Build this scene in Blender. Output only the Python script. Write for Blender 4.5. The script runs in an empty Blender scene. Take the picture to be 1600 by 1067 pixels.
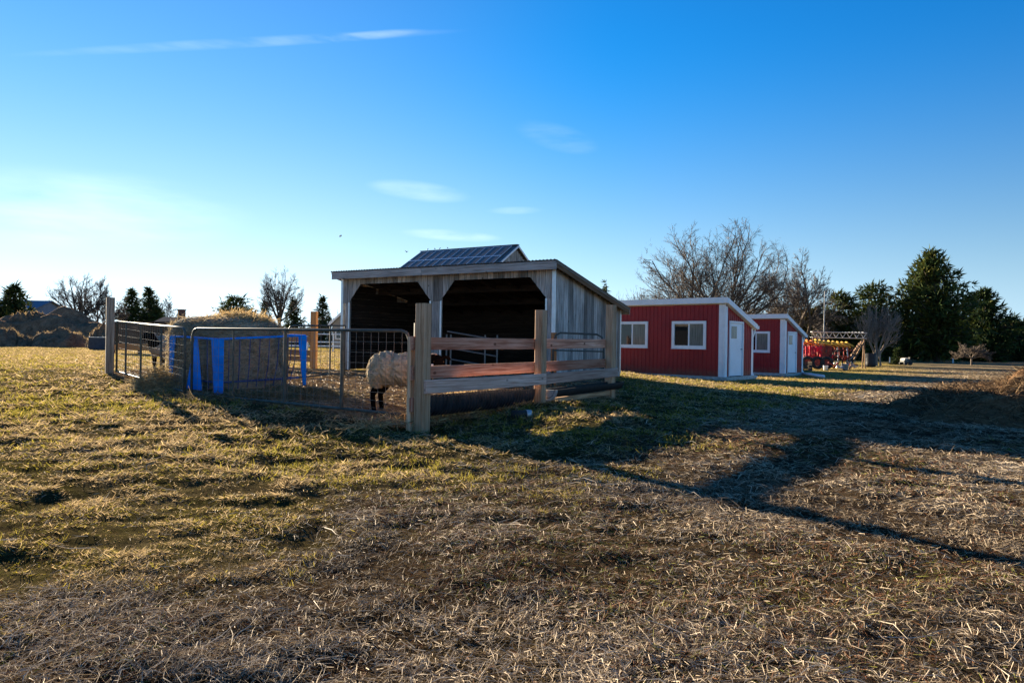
import bpy, math, random
import numpy as np
from mathutils import Vector, Matrix

R = math.radians
rng = np.random.default_rng(7)
random.seed(7)
SC = bpy.context.scene
COL = SC.collection

# ------------------------------------------------------------------ camera
H = 1.10
ROLL = R(0.9)
F = 24.0 / 36.0 * 1600
cam_d = bpy.data.cameras.new('camera')
cam_d.lens = 24.0
cam_d.sensor_width = 36.0
cam_d.clip_start = 0.05
cam_d.clip_end = 6000
cam = bpy.data.objects.new('camera', cam_d)
COL.objects.link(cam)
cam.location = (0, 0, H)
cam.rotation_euler = (R(90), -ROLL, 0)
SC.camera = cam

# ------------------------------------------------------------------ sky + sun
SUN_EL = 13.4
SUN_AZ = -37.4            # degrees from +Y, negative = towards -X
SUN_STRENGTH = 5.0
SKY_STRENGTH = 0.050
EXPOSURE = 2.5
SKY_TINT = (.10, .77, 1.20)
SKY_PALE = (.54, .80, 1.04)
SKY_SHOULDER = 13.0
SKY_GLOW = (.80, .98, 1.08)
SKY_GAMMA = 1.35
sdir = Vector((math.sin(R(SUN_AZ)) * math.cos(R(SUN_EL)), math.cos(R(SUN_AZ)) * math.cos(R(SUN_EL)), math.sin(R(SUN_EL))))

world = bpy.data.worlds.new('World')
SC.world = world
world.use_nodes = True
wn, wl = world.node_tree.nodes, world.node_tree.links
wn.clear()
w_out = wn.new('ShaderNodeOutputWorld')
w_bg = wn.new('ShaderNodeBackground')
sky = wn.new('ShaderNodeTexSky')
sky.sky_type = 'NISHITA'
sky.sun_disc = False
sky.sun_elevation = R(SUN_EL)
sky.sun_rotation = R(SUN_AZ)
sky.altitude = 200
sky.air_density = 1.0
sky.dust_density = 0.0
sky.ozone_density = 3.0
w_bg.inputs['Strength'].default_value = SKY_STRENGTH
wl.new(w_bg.outputs[0], w_out.inputs[0])


def pixel_dir(u, v):
    a, b = (u - 800) / F, (533.5 - v) / F
    return Vector((a * math.cos(ROLL) - b * math.sin(ROLL), 1.0, a * math.sin(ROLL) + b * math.cos(ROLL)))


# a few thin wisps of cloud, each an ellipse of broken noise round its own direction
geo = wn.new('ShaderNodeNewGeometry')
neg = wn.new('ShaderNodeVectorMath'); neg.operation = 'SCALE'; neg.inputs['Scale'].default_value = -1.0
wl.new(geo.outputs['Incoming'], neg.inputs[0])
nz = wn.new('ShaderNodeTexNoise'); nz.inputs['Scale'].default_value = 9.0; nz.inputs['Detail'].default_value = 6.0
mp = wn.new('ShaderNodeMapping'); mp.inputs['Scale'].default_value = (1.0, 1.0, 5.0)
wl.new(neg.outputs[0], mp.inputs[0]); wl.new(mp.outputs[0], nz.inputs['Vector'])
nr = wn.new('ShaderNodeMapRange'); nr.inputs[1].default_value = 0.33; nr.inputs[2].default_value = 0.72
wl.new(nz.outputs[0], nr.inputs[0])
acc = None
for (u, v, su, sv, tilt, amt) in [(400, 66, 300, 8, 12.0, .09), (570, 57, 90, 7, 11, .10), (655, 299, 85, 17, -4, .12), (805, 329, 48, 7, 2, .10),
                                   (705, 368, 85, 10, -2, .18), (870, 215, 70, 22, -14, .06), (130, 330, 220, 60, 3, .10)]:
    d = pixel_dir(u, v).normalized()
    right = d.cross(Vector((0, 0, 1))).normalized()
    upv = right.cross(d).normalized()
    c, s = math.cos(R(tilt)), math.sin(R(tilt))
    r2, u2 = right * c + upv * s, upv * c - right * s
    sub = wn.new('ShaderNodeVectorMath'); sub.operation = 'SUBTRACT'; sub.inputs[1].default_value = d
    wl.new(neg.outputs[0], sub.inputs[0])
    parts = []
    for ax, size in ((r2, su), (u2, sv)):
        dt = wn.new('ShaderNodeVectorMath'); dt.operation = 'DOT_PRODUCT'; dt.inputs[1].default_value = ax * (F / size)
        wl.new(sub.outputs[0], dt.inputs[0])
        sq = wn.new('ShaderNodeMath'); sq.operation = 'MULTIPLY'
        wl.new(dt.outputs['Value'], sq.inputs[0]); wl.new(dt.outputs['Value'], sq.inputs[1])
        parts.append(sq)
    ad = wn.new('ShaderNodeMath'); ad.operation = 'ADD'
    wl.new(parts[0].outputs[0], ad.inputs[0]); wl.new(parts[1].outputs[0], ad.inputs[1])
    mr = wn.new('ShaderNodeMapRange'); mr.interpolation_type = 'SMOOTHSTEP'
    mr.inputs[1].default_value = 1.0; mr.inputs[2].default_value = 0.0; mr.inputs[3].default_value = 0.0; mr.inputs[4].default_value = amt
    wl.new(ad.outputs[0], mr.inputs[0])
    if acc is None:
        acc = mr.outputs[0]
    else:
        m2 = wn.new('ShaderNodeMath'); m2.operation = 'ADD'
        wl.new(acc, m2.inputs[0]); wl.new(mr.outputs[0], m2.inputs[1]); acc = m2.outputs[0]
cm = wn.new('ShaderNodeMath'); cm.operation = 'MULTIPLY'; cm.use_clamp = True
wl.new(acc, cm.inputs[0]); wl.new(nr.outputs[0], cm.inputs[1])
mixc = wn.new('ShaderNodeMix'); mixc.data_type = 'RGBA'
wl.new(cm.outputs[0], mixc.inputs[0])

# white balance of the air light: cool tint, pale blue-white towards the horizon, soft shoulder round the sun
def wmath(op, x, y, clamp=False):
    m = wn.new('ShaderNodeMath'); m.operation = op; m.use_clamp = clamp
    for i, q in enumerate((x, y)):
        if q is None: continue
        if isinstance(q, (int, float)): m.inputs[i].default_value = q
        else: wl.new(q, m.inputs[i])
    return m.outputs[0]


def wvec(op, x, y):
    m = wn.new('ShaderNodeVectorMath'); m.operation = op
    for i, q in enumerate((x, y)):
        if isinstance(q, tuple): m.inputs[i].default_value = q
        else: wl.new(q, m.inputs[i])
    return m.outputs[0]


sepd = wn.new('ShaderNodeSeparateXYZ'); wl.new(neg.outputs[0], sepd.inputs[0])
hor = wn.new('ShaderNodeMapRange'); hor.interpolation_type = 'SMOOTHSTEP'
hor.inputs[1].default_value = .42; hor.inputs[2].default_value = -.04; hor.inputs[3].default_value = 0.0; hor.inputs[4].default_value = 1.0
wl.new(sepd.outputs[2], hor.inputs[0])
gam = wn.new('ShaderNodeGamma'); gam.inputs[1].default_value = SKY_GAMMA
scl = wvec('MULTIPLY', sky.outputs[0], (.2, .2, .2))
wl.new(scl, gam.inputs[0])
skc = wvec('MULTIPLY', gam.outputs[0], (5.0, 5.0, 5.0))
tinted = wvec('MULTIPLY', skc, SKY_TINT)
bw = wn.new('ShaderNodeRGBToBW'); wl.new(skc, bw.inputs[0])
cx_ = wn.new('ShaderNodeCombineXYZ')
for i in range(3): wl.new(bw.outputs[0], cx_.inputs[i])
pale = wvec('MULTIPLY', cx_.outputs[0], SKY_PALE)
hm = wn.new('ShaderNodeMix'); hm.data_type = 'RGBA'
wl.new(hor.outputs[0], hm.inputs[0]); wl.new(tinted, hm.inputs[6]); wl.new(pale, hm.inputs[7])
sd_ = wn.new('ShaderNodeVectorMath'); sd_.operation = 'DOT_PRODUCT'; sd_.inputs[1].default_value = sdir
wl.new(neg.outputs[0], sd_.inputs[0])
gl = wn.new('ShaderNodeMapRange'); gl.interpolation_type = 'SMOOTHSTEP'
gl.inputs[1].default_value = .70; gl.inputs[2].default_value = 1.0; gl.inputs[3].default_value = 0.0; gl.inputs[4].default_value = .22
wl.new(sd_.outputs['Value'], gl.inputs[0])
glow = wvec('MULTIPLY', cx_.outputs[0], SKY_GLOW)
hm2 = wn.new('ShaderNodeMix'); hm2.data_type = 'RGBA'
wl.new(gl.outputs[0], hm2.inputs[0]); wl.new(hm.outputs[2], hm2.inputs[6]); wl.new(glow, hm2.inputs[7])
hm = hm2
den = wvec('ADD', wvec('MULTIPLY', hm.outputs[2], (1 / SKY_SHOULDER,) * 3), (1.0, 1.0, 1.0))
soft = wvec('DIVIDE', hm.outputs[2], den)
wl.new(soft, mixc.inputs[6])
mixc.inputs[7].default_value = (9.5, 9.6, 9.8, 1)
wl.new(mixc.outputs[2], w_bg.inputs[0])

sun_d = bpy.data.lights.new('sun', 'SUN')
sun_d.energy = SUN_STRENGTH
sun_d.angle = R(0.5)
sun_d.color = (1.0, 0.84, 0.62)
sun = bpy.data.objects.new('sun', sun_d)
COL.objects.link(sun)
sun.rotation_euler = (-sdir).to_track_quat('-Z', 'Y').to_euler()

SC.view_settings.view_transform = 'Standard'
SC.view_settings.look = 'None'
SC.view_settings.exposure = EXPOSURE
SC.view_settings.gamma = 1.0
SC.view_settings.use_curve_mapping = False
SC.render.engine = 'CYCLES'
SC.cycles.max_bounces = 6
SC.cycles.diffuse_bounces = 3


# ------------------------------------------------------------------ helpers
def at(u, v, Y):
    """world point seen at photo pixel (u, v) at depth Y (metres)"""
    d = pixel_dir(u, v)
    return Vector((d.x * Y, Y, H + d.z * Y))


def hsh(ix, iy, seed):
    h = np.sin(ix * 127.1 + iy * 311.7 + seed * 74.7) * 43758.5453
    return h - np.floor(h)


def vnoise(x, y, seed=0):
    ix, iy = np.floor(x), np.floor(y)
    fx, fy = x - ix, y - iy
    fx = fx * fx * (3 - 2 * fx); fy = fy * fy * (3 - 2 * fy)
    a = hsh(ix, iy, seed); b = hsh(ix + 1, iy, seed); c = hsh(ix, iy + 1, seed); d = hsh(ix + 1, iy + 1, seed)
    return (a * (1 - fx) + b * fx) * (1 - fy) + (c * (1 - fx) + d * fx) * fy


def fbm(x, y, seed=0, octaves=4):
    t, a, n = 0, 1.0, 0
    for i in range(octaves):
        t = t + a * vnoise(x * 2 ** i + 17.3 * i, y * 2 ** i - 9.1 * i, seed + i); n += a; a *= .5
    return t / n


# ground height: thin plate spline through the feet of the things that stand on it
_g = [at(659, 673, 8.4), at(843, 629, 10.4), at(955, 620, 12.4), at(293, 618, 11.1), at(170, 585, 14.4), at(533, 579, 18.3), at(862, 596, 15.0),
      at(966, 588, 18.2), at(1132, 595, 22), at(1174, 591, 24), at(1226, 588, 29.5), at(1490, 566, 78), at(1300, 575, 40), at(80, 541, 52), at(0, 540, 52),
      at(160, 543, 50), at(590, 643, 9.6)]
_g = [(p.x, p.y, p.z) for p in _g] + [(0, 1.5, 0), (-3, 3, 0), (3, 3, 0), (-4, 6, .02), (4, 6, 0), (-9, 7, .06), (9, 9, 0), (12, 17, 0), (7, 14, .03), (2.5, 8, .02),
                                      (-20, 20, .3), (0, -8, 0), (-12, 0, 0), (12, 0, 0), (-200, 200, .1), (200, 200, -.5), (0, 300, -.3), (0, 60, .1), (-700, 700, -.4), (700, 700, -.5)]
_g = np.array(_g)


def _warp(x, y):
    return np.stack([np.arcsinh(np.asarray(x) / 4.0), np.arcsinh(np.asarray(y) / 4.0)], -1)


_gp = _warp(_g[:, 0], _g[:, 1])


def _phi(r2):
    return r2 * np.log(r2 + 1e-9)


_n = len(_g)
_A = np.zeros((_n + 3, _n + 3))
_A[:_n, :_n] = _phi(((_gp[:, None] - _gp[None]) ** 2).sum(-1)) + np.eye(_n) * 0.01
_A[:_n, _n] = 1; _A[:_n, _n + 1:] = _gp; _A[_n, :_n] = 1; _A[_n + 1:, :_n] = _gp.T
_w = np.linalg.solve(_A, np.concatenate([_g[:, 2], np.zeros(3)]))


def gnd_np(x, y):
    p = _warp(x, y)
    sh = p.shape[:-1]
    p = p.reshape(-1, 2)
    z = _w[_n] + p @ _w[_n + 1:]
    for i in range(_n):
        z += _w[i] * _phi(((p - _gp[i]) ** 2).sum(-1))
    return np.clip(z, -.6, .42).reshape(sh)


def gnd(x, y):
    return float(gnd_np(np.array([x]), np.array([y]))[0])


def tag(o, label=None, cat=None, group=None, kind=None):
    if label: o['label'] = label
    if cat: o['category'] = cat
    if group: o['group'] = group
    if kind: o['kind'] = kind
    return o


def thing(name, label, cat, loc=(0, 0, 0), rz=0.0, group=None):
    o = bpy.data.objects.new(name, None)
    o.empty_display_size = .3
    COL.objects.link(o)
    o.location = loc; o.rotation_euler = (0, 0, rz)
    return tag(o, label, cat, group)


def link(name, me, parent=None):
    o = bpy.data.objects.new(name, me)
    COL.objects.link(o)
    if parent is not None: o.parent = parent
    return o


def children_of(o):
    return [c for c in COL.objects if c.parent == o]


def copy_tree(o, kids=None):
    c = o.copy(); COL.objects.link(c)
    for ch in children_of(o):
        d = ch.copy(); COL.objects.link(d); d.parent = c
        for g in children_of(ch):
            e = g.copy(); COL.objects.link(e); e.parent = d
    return c


class MB:
    def __init__(s):
        s.v, s.f, s.m = [], [], []

    def add(s, verts, faces, mi=0):
        b = len(s.v)
        s.v.extend([tuple(p) for p in verts])
        s.f.extend([tuple(i + b for i in f) for f in faces])
        s.m.extend([mi] * len(faces))
        return s

    def box(s, lo, hi, mi=0):
        x0, y0, z0 = lo; x1, y1, z1 = hi
        return s.add([(x0, y0, z0), (x1, y0, z0), (x1, y1, z0), (x0, y1, z0), (x0, y0, z1), (x1, y0, z1), (x1, y1, z1), (x0, y1, z1)],
                     [(0, 3, 2, 1), (4, 5, 6, 7), (0, 1, 5, 4), (1, 2, 6, 5), (2, 3, 7, 6), (3, 0, 4, 7)], mi)

    def prism(s, poly, ext, mi=0):
        """poly: list of 3-d points, ext: extrusion vector"""
        n = len(poly); e = Vector(ext)
        P = [Vector(p) for p in poly]
        return s.add(P + [p + e for p in P], [tuple(range(n))[::-1], tuple(range(n, 2 * n))] + [(i, (i + 1) % n, n + (i + 1) % n, n + i) for i in range(n)], mi)

    def tube(s, path, r, n=8, cap=True, mi=0):
        P = [Vector(p) for p in path]
        k = len(P)
        rad = r if isinstance(r, (list, tuple)) else [r] * k
        ref = None
        V = []
        for i in range(k):
            t = (P[min(i + 1, k - 1)] - P[max(i - 1, 0)]).normalized()
            if ref is None:
                ref = t.orthogonal().normalized()
            ref = (ref - t * ref.dot(t))
            ref = ref.normalized() if ref.length > 1e-6 else t.orthogonal().normalized()
            b = t.cross(ref)
            for j in range(n):
                a = 2 * math.pi * j / n
                V.append(P[i] + (ref * math.cos(a) + b * math.sin(a)) * rad[i])
        Fc = [(i * n + j, i * n + (j + 1) % n, (i + 1) * n + (j + 1) % n, (i + 1) * n + j) for i in range(k - 1) for j in range(n)]
        if cap:
            Fc += [tuple(range(n))[::-1], tuple(range((k - 1) * n, k * n))]
        return s.add(V, Fc, mi)

    def mesh(s, name, mats, smooth=False):
        me = bpy.data.meshes.new(name)
        me.from_pydata(s.v, [], s.f)
        for m in (mats if isinstance(mats, (list, tuple)) else [mats]):
            me.materials.append(m)
        if any(s.m):
            me.polygons.foreach_set('material_index', s.m)
        if smooth:
            me.polygons.foreach_set('use_smooth', [True] * len(me.polygons))
        me.update()
        return me

    def build(s, name, mats, parent=None, smooth=False):
        return link(name, s.mesh(name, mats, smooth), parent)


_bc = {}


def beam(name, parent, a, b, w, t, mat, up=(0, 0, 1), key_round=3):
    """squared timber from a to b; w = width along `up`, t = thickness; grain runs along local X; edges eased"""
    a, b = Vector(a), Vector(b)
    X = (b - a); L = X.length; X.normalize()
    Y = Vector(up).cross(X)
    Y = Y.normalized() if Y.length > 1e-6 else X.orthogonal().normalized()
    Z = X.cross(Y)
    k = (round(L, key_round), round(w, 4), round(t, 4), mat.name)
    if k not in _bc:
        c = min(w, t) * .08
        hw, ht = w / 2, t / 2
        sec = [(-ht + c, -hw), (ht - c, -hw), (ht, -hw + c), (ht, hw - c), (ht - c, hw), (-ht + c, hw), (-ht, hw - c), (-ht, -hw + c)]
        _bc[k] = MB().prism([(-L / 2, y, z) for y, z in sec], (L, 0, 0)).mesh(name, mat)
    o = link(name, _bc[k], parent)
    M = Matrix((X, Y, Z)).transposed().to_4x4()
    M.translation = (a + b) / 2
    o.matrix_local = M
    return o


def np_mesh(name, V, Fq, mats, cols=None, smooth=False, colname='tint'):
    """fast mesh from numpy: V (n,3), Fq (m,k) faces of equal size"""
    me = bpy.data.meshes.new(name)
    n, k = Fq.shape
    me.vertices.add(len(V)); me.vertices.foreach_set('co', V.astype(np.float32).ravel())
    me.loops.add(n * k); me.loops.foreach_set('vertex_index', Fq.astype(np.int32).ravel())
    me.polygons.add(n)
    me.polygons.foreach_set('loop_start', np.arange(0, n * k, k, dtype=np.int32))
    if smooth: me.polygons.foreach_set('use_smooth', np.ones(n, dtype=bool))
    for m in (mats if isinstance(mats, (list, tuple)) else [mats]): me.materials.append(m)
    if cols is not None:
        at_ = me.attributes.new(colname, 'FLOAT_COLOR', 'POINT')
        at_.data.foreach_set('color', cols.astype(np.float32).ravel())
    me.update(calc_edges=True)
    return me


# ------------------------------------------------------------------ materials
class NT:
    def __init__(s, name):
        s.m = bpy.data.materials.new(name); s.m.use_nodes = True
        s.n, s.l = s.m.node_tree.nodes, s.m.node_tree.links
        s.b = s.n['Principled BSDF']
        s.b.inputs['Specular IOR Level'].default_value = .3

    def new(s, t, **kw):
        nd = s.n.new(t)
        for k, v in kw.items():
            if hasattr(nd, k): setattr(nd, k, v)
            else: nd.inputs[k].default_value = v
        return nd

    def ramp(s, src, stops):
        r = s.n.new('ShaderNodeValToRGB')
        e = r.color_ramp.elements
        while len(e) < len(stops): e.new(.5)
        for i, (p, c) in enumerate(stops):
            e[i].position = p; e[i].color = (*c, 1) if len(c) == 3 else c
        s.l.new(src, r.inputs[0])
        return r.outputs[0]

    def mix(s, fac, a, b, blend='MIX'):
        m = s.n.new('ShaderNodeMix'); m.data_type = 'RGBA'; m.blend_type = blend
        for idx, val in ((0, fac), (6, a), (7, b)):
            if isinstance(val, (int, float)): m.inputs[idx].default_value = val
            elif isinstance(val, tuple): m.inputs[idx].default_value = (*val, 1)
            else: s.l.new(val, m.inputs[idx])
        return m.outputs[2]

    def noise(s, scale, vec=None, detail=4, rough=.6, stretch=None, rand=False):
        tc = s.n.new('ShaderNodeTexCoord')
        src = tc.outputs['Object'] if vec is None else vec
        if rand:
            oi = s.n.new('ShaderNodeObjectInfo')
            mul = s.n.new('ShaderNodeVectorMath'); mul.operation = 'SCALE'; mul.inputs['Scale'].default_value = 37.0
            cx = s.n.new('ShaderNodeCombineXYZ')
            for i in range(3): s.l.new(oi.outputs['Random'], cx.inputs[i])
            s.l.new(cx.outputs[0], mul.inputs[0])
            ad = s.n.new('ShaderNodeVectorMath'); ad.operation = 'ADD'
            s.l.new(src, ad.inputs[0]); s.l.new(mul.outputs[0], ad.inputs[1]); src = ad.outputs[0]
        if stretch:
            mpn = s.n.new('ShaderNodeMapping'); mpn.inputs['Scale'].default_value = stretch
            s.l.new(src, mpn.inputs[0]); src = mpn.outputs[0]
        nn = s.n.new('ShaderNodeTexNoise'); nn.inputs['Scale'].default_value = scale
        nn.inputs['Detail'].default_value = detail; nn.inputs['Roughness'].default_value = rough
        s.l.new(src, nn.inputs['Vector'])
        return nn.outputs[0]

    def bump(s, h, strength=.3, dist=.01):
        b = s.n.new('ShaderNodeBump'); b.inputs['Strength'].default_value = strength; b.inputs['Distance'].default_value = dist
        s.l.new(h, b.inputs['Height']); s.l.new(b.outputs[0], s.b.inputs['Normal'])

    def done(s, col=None, rough=.8, metal=0.0):
        if col is not None:
            if isinstance(col, tuple): s.b.inputs['Base Color'].default_value = (*col, 1)
            else: s.l.new(col, s.b.inputs['Base Color'])
        s.b.inputs['Roughness'].default_value = rough
        s.b.inputs['Metallic'].default_value = metal
        return s.m


def m_wood(name, dark, mid, light, knots=True, rough=.85, var=(.72, 1.25)):
    t = NT(name)
    g = t.noise(3.0, stretch=(.6, 14, 14), detail=6, rough=.65, rand=True)
    c = t.ramp(g, [(.34, dark), (.5, mid), (.66, light)])
    big = t.noise(1.3, stretch=(.5, 1, 1), detail=3, rand=True)
    c = t.mix(t.ramp(big, [(.35, (0, 0, 0)), (.7, (.75,) * 3)]), c, dark)
    ck = t.noise(2.2, stretch=(.22, 26, 26), detail=3, rough=.5, rand=True)
    c = t.mix(t.ramp(ck, [(.64, (0, 0, 0)), (.70, (.85,) * 3)]), c, tuple(q * .35 for q in dark))
    oi = t.n.new('ShaderNodeObjectInfo')
    hv = t.n.new('ShaderNodeHueSaturation'); hv.inputs['Saturation'].default_value = 1.0
    mr = t.n.new('ShaderNodeMapRange'); mr.inputs[3].default_value = var[0]; mr.inputs[4].default_value = var[1]
    t.l.new(oi.outputs['Random'], mr.inputs[0]); t.l.new(mr.outputs[0], hv.inputs['Value']); t.l.new(c, hv.inputs['Color'])
    c = hv.outputs[0]
    if knots:
        tc = t.n.new('ShaderNodeTexCoord')
        vo = t.n.new('ShaderNodeTexVoronoi'); vo.inputs['Scale'].default_value = 2.6
        mpn = t.n.new('ShaderNodeMapping'); mpn.inputs['Scale'].default_value = (1, 1.6, 1.6)
        oi2 = t.n.new('ShaderNodeVectorMath'); oi2.operation = 'ADD'
        cx = t.n.new('ShaderNodeCombineXYZ')
        ml = t.n.new('ShaderNodeMath'); ml.operation = 'MULTIPLY'; ml.inputs[1].default_value = 53.0
        t.l.new(oi.outputs['Random'], ml.inputs[0])
        for i in range(3): t.l.new(ml.outputs[0], cx.inputs[i])
        t.l.new(tc.outputs['Object'], oi2.inputs[0]); t.l.new(cx.outputs[0], oi2.inputs[1])
        t.l.new(oi2.outputs[0], mpn.inputs[0]); t.l.new(mpn.outputs[0], vo.inputs['Vector'])
        k = t.ramp(vo.outputs['Distance'], [(.05, (.9,) * 3), (.11, (0, 0, 0))])
        c = t.mix(k, c, tuple(x * .45 for x in dark))
    t.bump(g, .5, .004)
    t.b.inputs['Specular IOR Level'].default_value = .12
    return t.done(c, rough)


def m_plain(name, col, rough=.6, metal=0.0, var=.25, scale=6.0, bump=0.0, dirt=None):
    t = NT(name)
    n = t.noise(scale, detail=5)
    lo = tuple(x * (1 - var) for x in col); hi = tuple(min(1, x * (1 + var)) for x in col)
    c = t.ramp(n, [(.3, lo), (.7, hi)])
    if dirt:
        d = t.noise(scale * .35, detail=6)
        c = t.mix(t.ramp(d, [(.5, (0, 0, 0)), (.75, (.7,) * 3)]), c, dirt)
    if bump: t.bump(n, .5, bump)
    return t.done(c, rough, metal)


def m_tint(name, rough=.9, trans=0.0, mult=None):
    """colour from the point attribute `tint`"""
    t = NT(name)
    a = t.n.new('ShaderNodeAttribute'); a.attribute_name = 'tint'
    c = a.outputs['Color']
    t.b.inputs['Specular IOR Level'].default_value = .06
    m = t.done(c, rough)
    if trans:
        tr = t.n.new('ShaderNodeBsdfTranslucent'); t.l.new(c, tr.inputs[0])
        mx = t.n.new('ShaderNodeMixShader'); mx.inputs[0].default_value = trans
        t.l.new(t.b.outputs[0], mx.inputs[1]); t.l.new(tr.outputs[0], mx.inputs[2])
        t.l.new(mx.outputs[0], t.n['Material Output'].inputs[0])
    return m


M = {}
M['barn_wood'] = m_wood('weathered_barn_board', (.12, .112, .10), (.40, .38, .355), (.60, .57, .53), var=(.55, 1.25))
M['fascia_wood'] = m_wood('weathered_fascia', (.18, .17, .16), (.42, .40, .375), (.56, .53, .50))
M['inside_wood'] = m_wood('shade_darkened_inside_board', (.014, .011, .009), (.032, .025, .02), (.055, .042, .033))  # shade of the barn interior put into the colour, not stained wood
M['post_wood'] = m_wood('fence_post_timber', (.32, .18, .095), (.68, .43, .265), (.82, .58, .39))
M['rail_wood'] = m_wood('cedar_rail', (.26, .095, .055), (.56, .275, .18), (.72, .43, .31))
M['rail_grey'] = m_wood('weathered_rail', (.30, .18, .135), (.52, .36, .29), (.66, .49, .41))
M['orange_wood'] = m_wood('fresh_sawn_board', (.32, .14, .05), (.54, .27, .11), (.66, .38, .19))
M['dark_fence'] = m_wood('old_board_fence', (.05, .035, .025), (.10, .07, .05), (.16, .115, .08))
M['rake_wood'] = m_wood('brown_rake_board', (.10, .06, .035), (.19, .12, .07), (.27, .18, .11))
M['old_post'] = m_wood('old_grey_post', (.12, .09, .065), (.24, .19, .145), (.34, .28, .22))
M['trim_metal'] = m_plain('galvanised_trim', (.62, .66, .70), .35, .6, .12, 5)
M['roof_metal'] = m_plain('corrugated_roof_steel', (.12, .115, .11), .5, .3, .3, 3)
M['gate_metal'] = m_plain('dark_green_gate_tube', (.06, .07, .062), .6, 0, .4, 9, dirt=(.13, .09, .06))
M['wire'] = m_plain('galvanised_wire', (.16, .16, .15), .55, .3, .2, 12)
M['blue'] = m_plain('blue_painted_steel', (.0, .20, .72), .6, 0, .25, 4, dirt=(.0, .10, .42))
M['blue'].node_tree.nodes['Principled BSDF'].inputs['Specular IOR Level'].default_value = .1
M['blue_dull'] = m_plain('scuffed_blue_rod', (.03, .05, .16), .6, 0, .3, 9, dirt=(.08, .06, .04))
M['red'] = None
M['white'] = m_plain('white_painted_trim', (.74, .77, .80), .5, 0, .06, 5)
M['white_door'] = m_plain('white_steel_door', (.72, .79, .86), .42, 0, .06, 2)
M['concrete'] = m_plain('concrete', (.42, .41, .39), .85, 0, .25, 7, .004)
M['black_plastic'] = m_plain('black_pipe_plastic', (.022, .024, .03), .34, 0, .5, 8, dirt=(.05, .045, .04))
M['rubber'] = m_plain('black_rubber', (.02, .02, .02), .7, 0, .4, 9)
M['steel'] = m_plain('grey_galvanised_steel', (.42, .43, .44), .45, .5, .25, 6)
M['rust'] = m_plain('rusty_red_frame', (.30, .035, .02), .6, .1, .5, 5, dirt=(.12, .035, .02))
M['bright_red'] = m_plain('bright_red_paint', (.62, .03, .05), .4, 0, .3, 5)
M['yellow'] = m_plain('yellow_paint', (.55, .30, .03), .4, 0, .3, 4, dirt=(.55, .16, .03))
M['bark'] = m_plain('grey_brown_bark', (.11, .085, .065), .9, 0, .4, 5, .01)
M['bark_pale'] = m_plain('pale_bark', (.21, .165, .13), .9, 0, .3, 5, .01)
M['twig'] = m_plain('twig_bark', (.085, .070, .060), .95, 0, .3, 2)
M['brush'] = m_plain('brush_bark', (.135, .088, .055), .9, 0, .4, .4)
M['bale'] = None

t = NT('red_ribbed_steel')
n1 = t.noise(1.2, detail=4); n2 = t.noise(14, stretch=(3, 3, .3), detail=4)
c = t.ramp(n1, [(.3, (.23, .013, .018)), (.7, (.31, .020, .025))])
c = t.mix(t.ramp(n2, [(.5, (0, 0, 0)), (.8, (.35,) * 3)]), c, (.15, .03, .025))
tcz = t.n.new('ShaderNodeTexCoord'); sz_ = t.n.new('ShaderNodeSeparateXYZ'); t.l.new(tcz.outputs['Object'], sz_.inputs[0])
mz = t.n.new('ShaderNodeMapRange'); mz.inputs[1].default_value = .62; mz.inputs[2].default_value = .08
t.l.new(sz_.outputs[2], mz.inputs[0])
n3 = t.noise(7, detail=7, rough=.75)
mm_ = t.n.new('ShaderNodeMath'); mm_.operation = 'MULTIPLY'; t.l.new(mz.outputs[0], mm_.inputs[0]); t.l.new(n3, mm_.inputs[1])
c = t.mix(t.ramp(mm_.outputs[0], [(.22, (0, 0, 0)), (.62, (.8,) * 3)]), c, (.16, .10, .065))
M['red'] = t.done(c, .45, 0)

t = NT('dark_window_glass')
t.b.inputs['Specular IOR Level'].default_value = .6
M['glass'] = t.done((.012, .016, .018), .04)
t = NT('curtained_window_glass')
n1 = t.noise(5, stretch=(6, 6, .4), detail=3)
M['glass_curtain'] = t.done(t.ramp(n1, [(.3, (.10, .115, .105)), (.7, (.19, .205, .18))]), .12)

t = NT('solar_cells')
tc = t.n.new('ShaderNodeTexCoord')
br = t.n.new('ShaderNodeTexBrick'); br.offset = 0.0
br.inputs['Color1'].default_value = (.075, .075, .078, 1); br.inputs['Color2'].default_value = (.088, .088, .090, 1); br.inputs['Mortar'].default_value = (.12, .13, .15, 1)
br.inputs['Scale'].default_value = 1.0; br.inputs['Brick Width'].default_value = .19; br.inputs['Row Height'].default_value = .19; br.inputs['Mortar Size'].default_value = .008
t.l.new(tc.outputs['Object'], br.inputs['Vector'])
t.b.inputs['Specular IOR Level'].default_value = .15
M['solar'] = t.done(br.outputs['Color'], .5)

M['leaf'] = m_tint('conifer_needles', .75, .15)
M['blade'] = m_tint('grass_blades', .75, .45)
M['straw'] = m_tint('straw_stalks', .75, .15)
M['hay'] = m_tint('hay_strands', .8, .3)


def m_soil(name, dark, mid, light, scale=3.0, dist=.05):
    t = NT(name)
    n1 = t.noise(scale, detail=9, rough=.7)
    n2 = t.noise(scale * 5, detail=6, rough=.7)
    c = t.ramp(n1, [(.3, dark), (.5, mid), (.72, light)])
    c = t.mix(.4, c, t.ramp(n2, [(.35, dark), (.65, light)]))
    t.bump(n2, .9, dist)
    t.b.inputs['Specular IOR Level'].default_value = .02
    return t.done(c, 1.0)


M['mound_soil'] = m_soil('mound_soil', (.055, .034, .022), (.17, .105, .065), (.36, .24, .15), 1.6, .14)
M['heap_soil'] = m_soil('straw_soil_heap', (.045, .025, .014), (.13, .072, .038), (.30, .18, .095), 3.0, .06)

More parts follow.
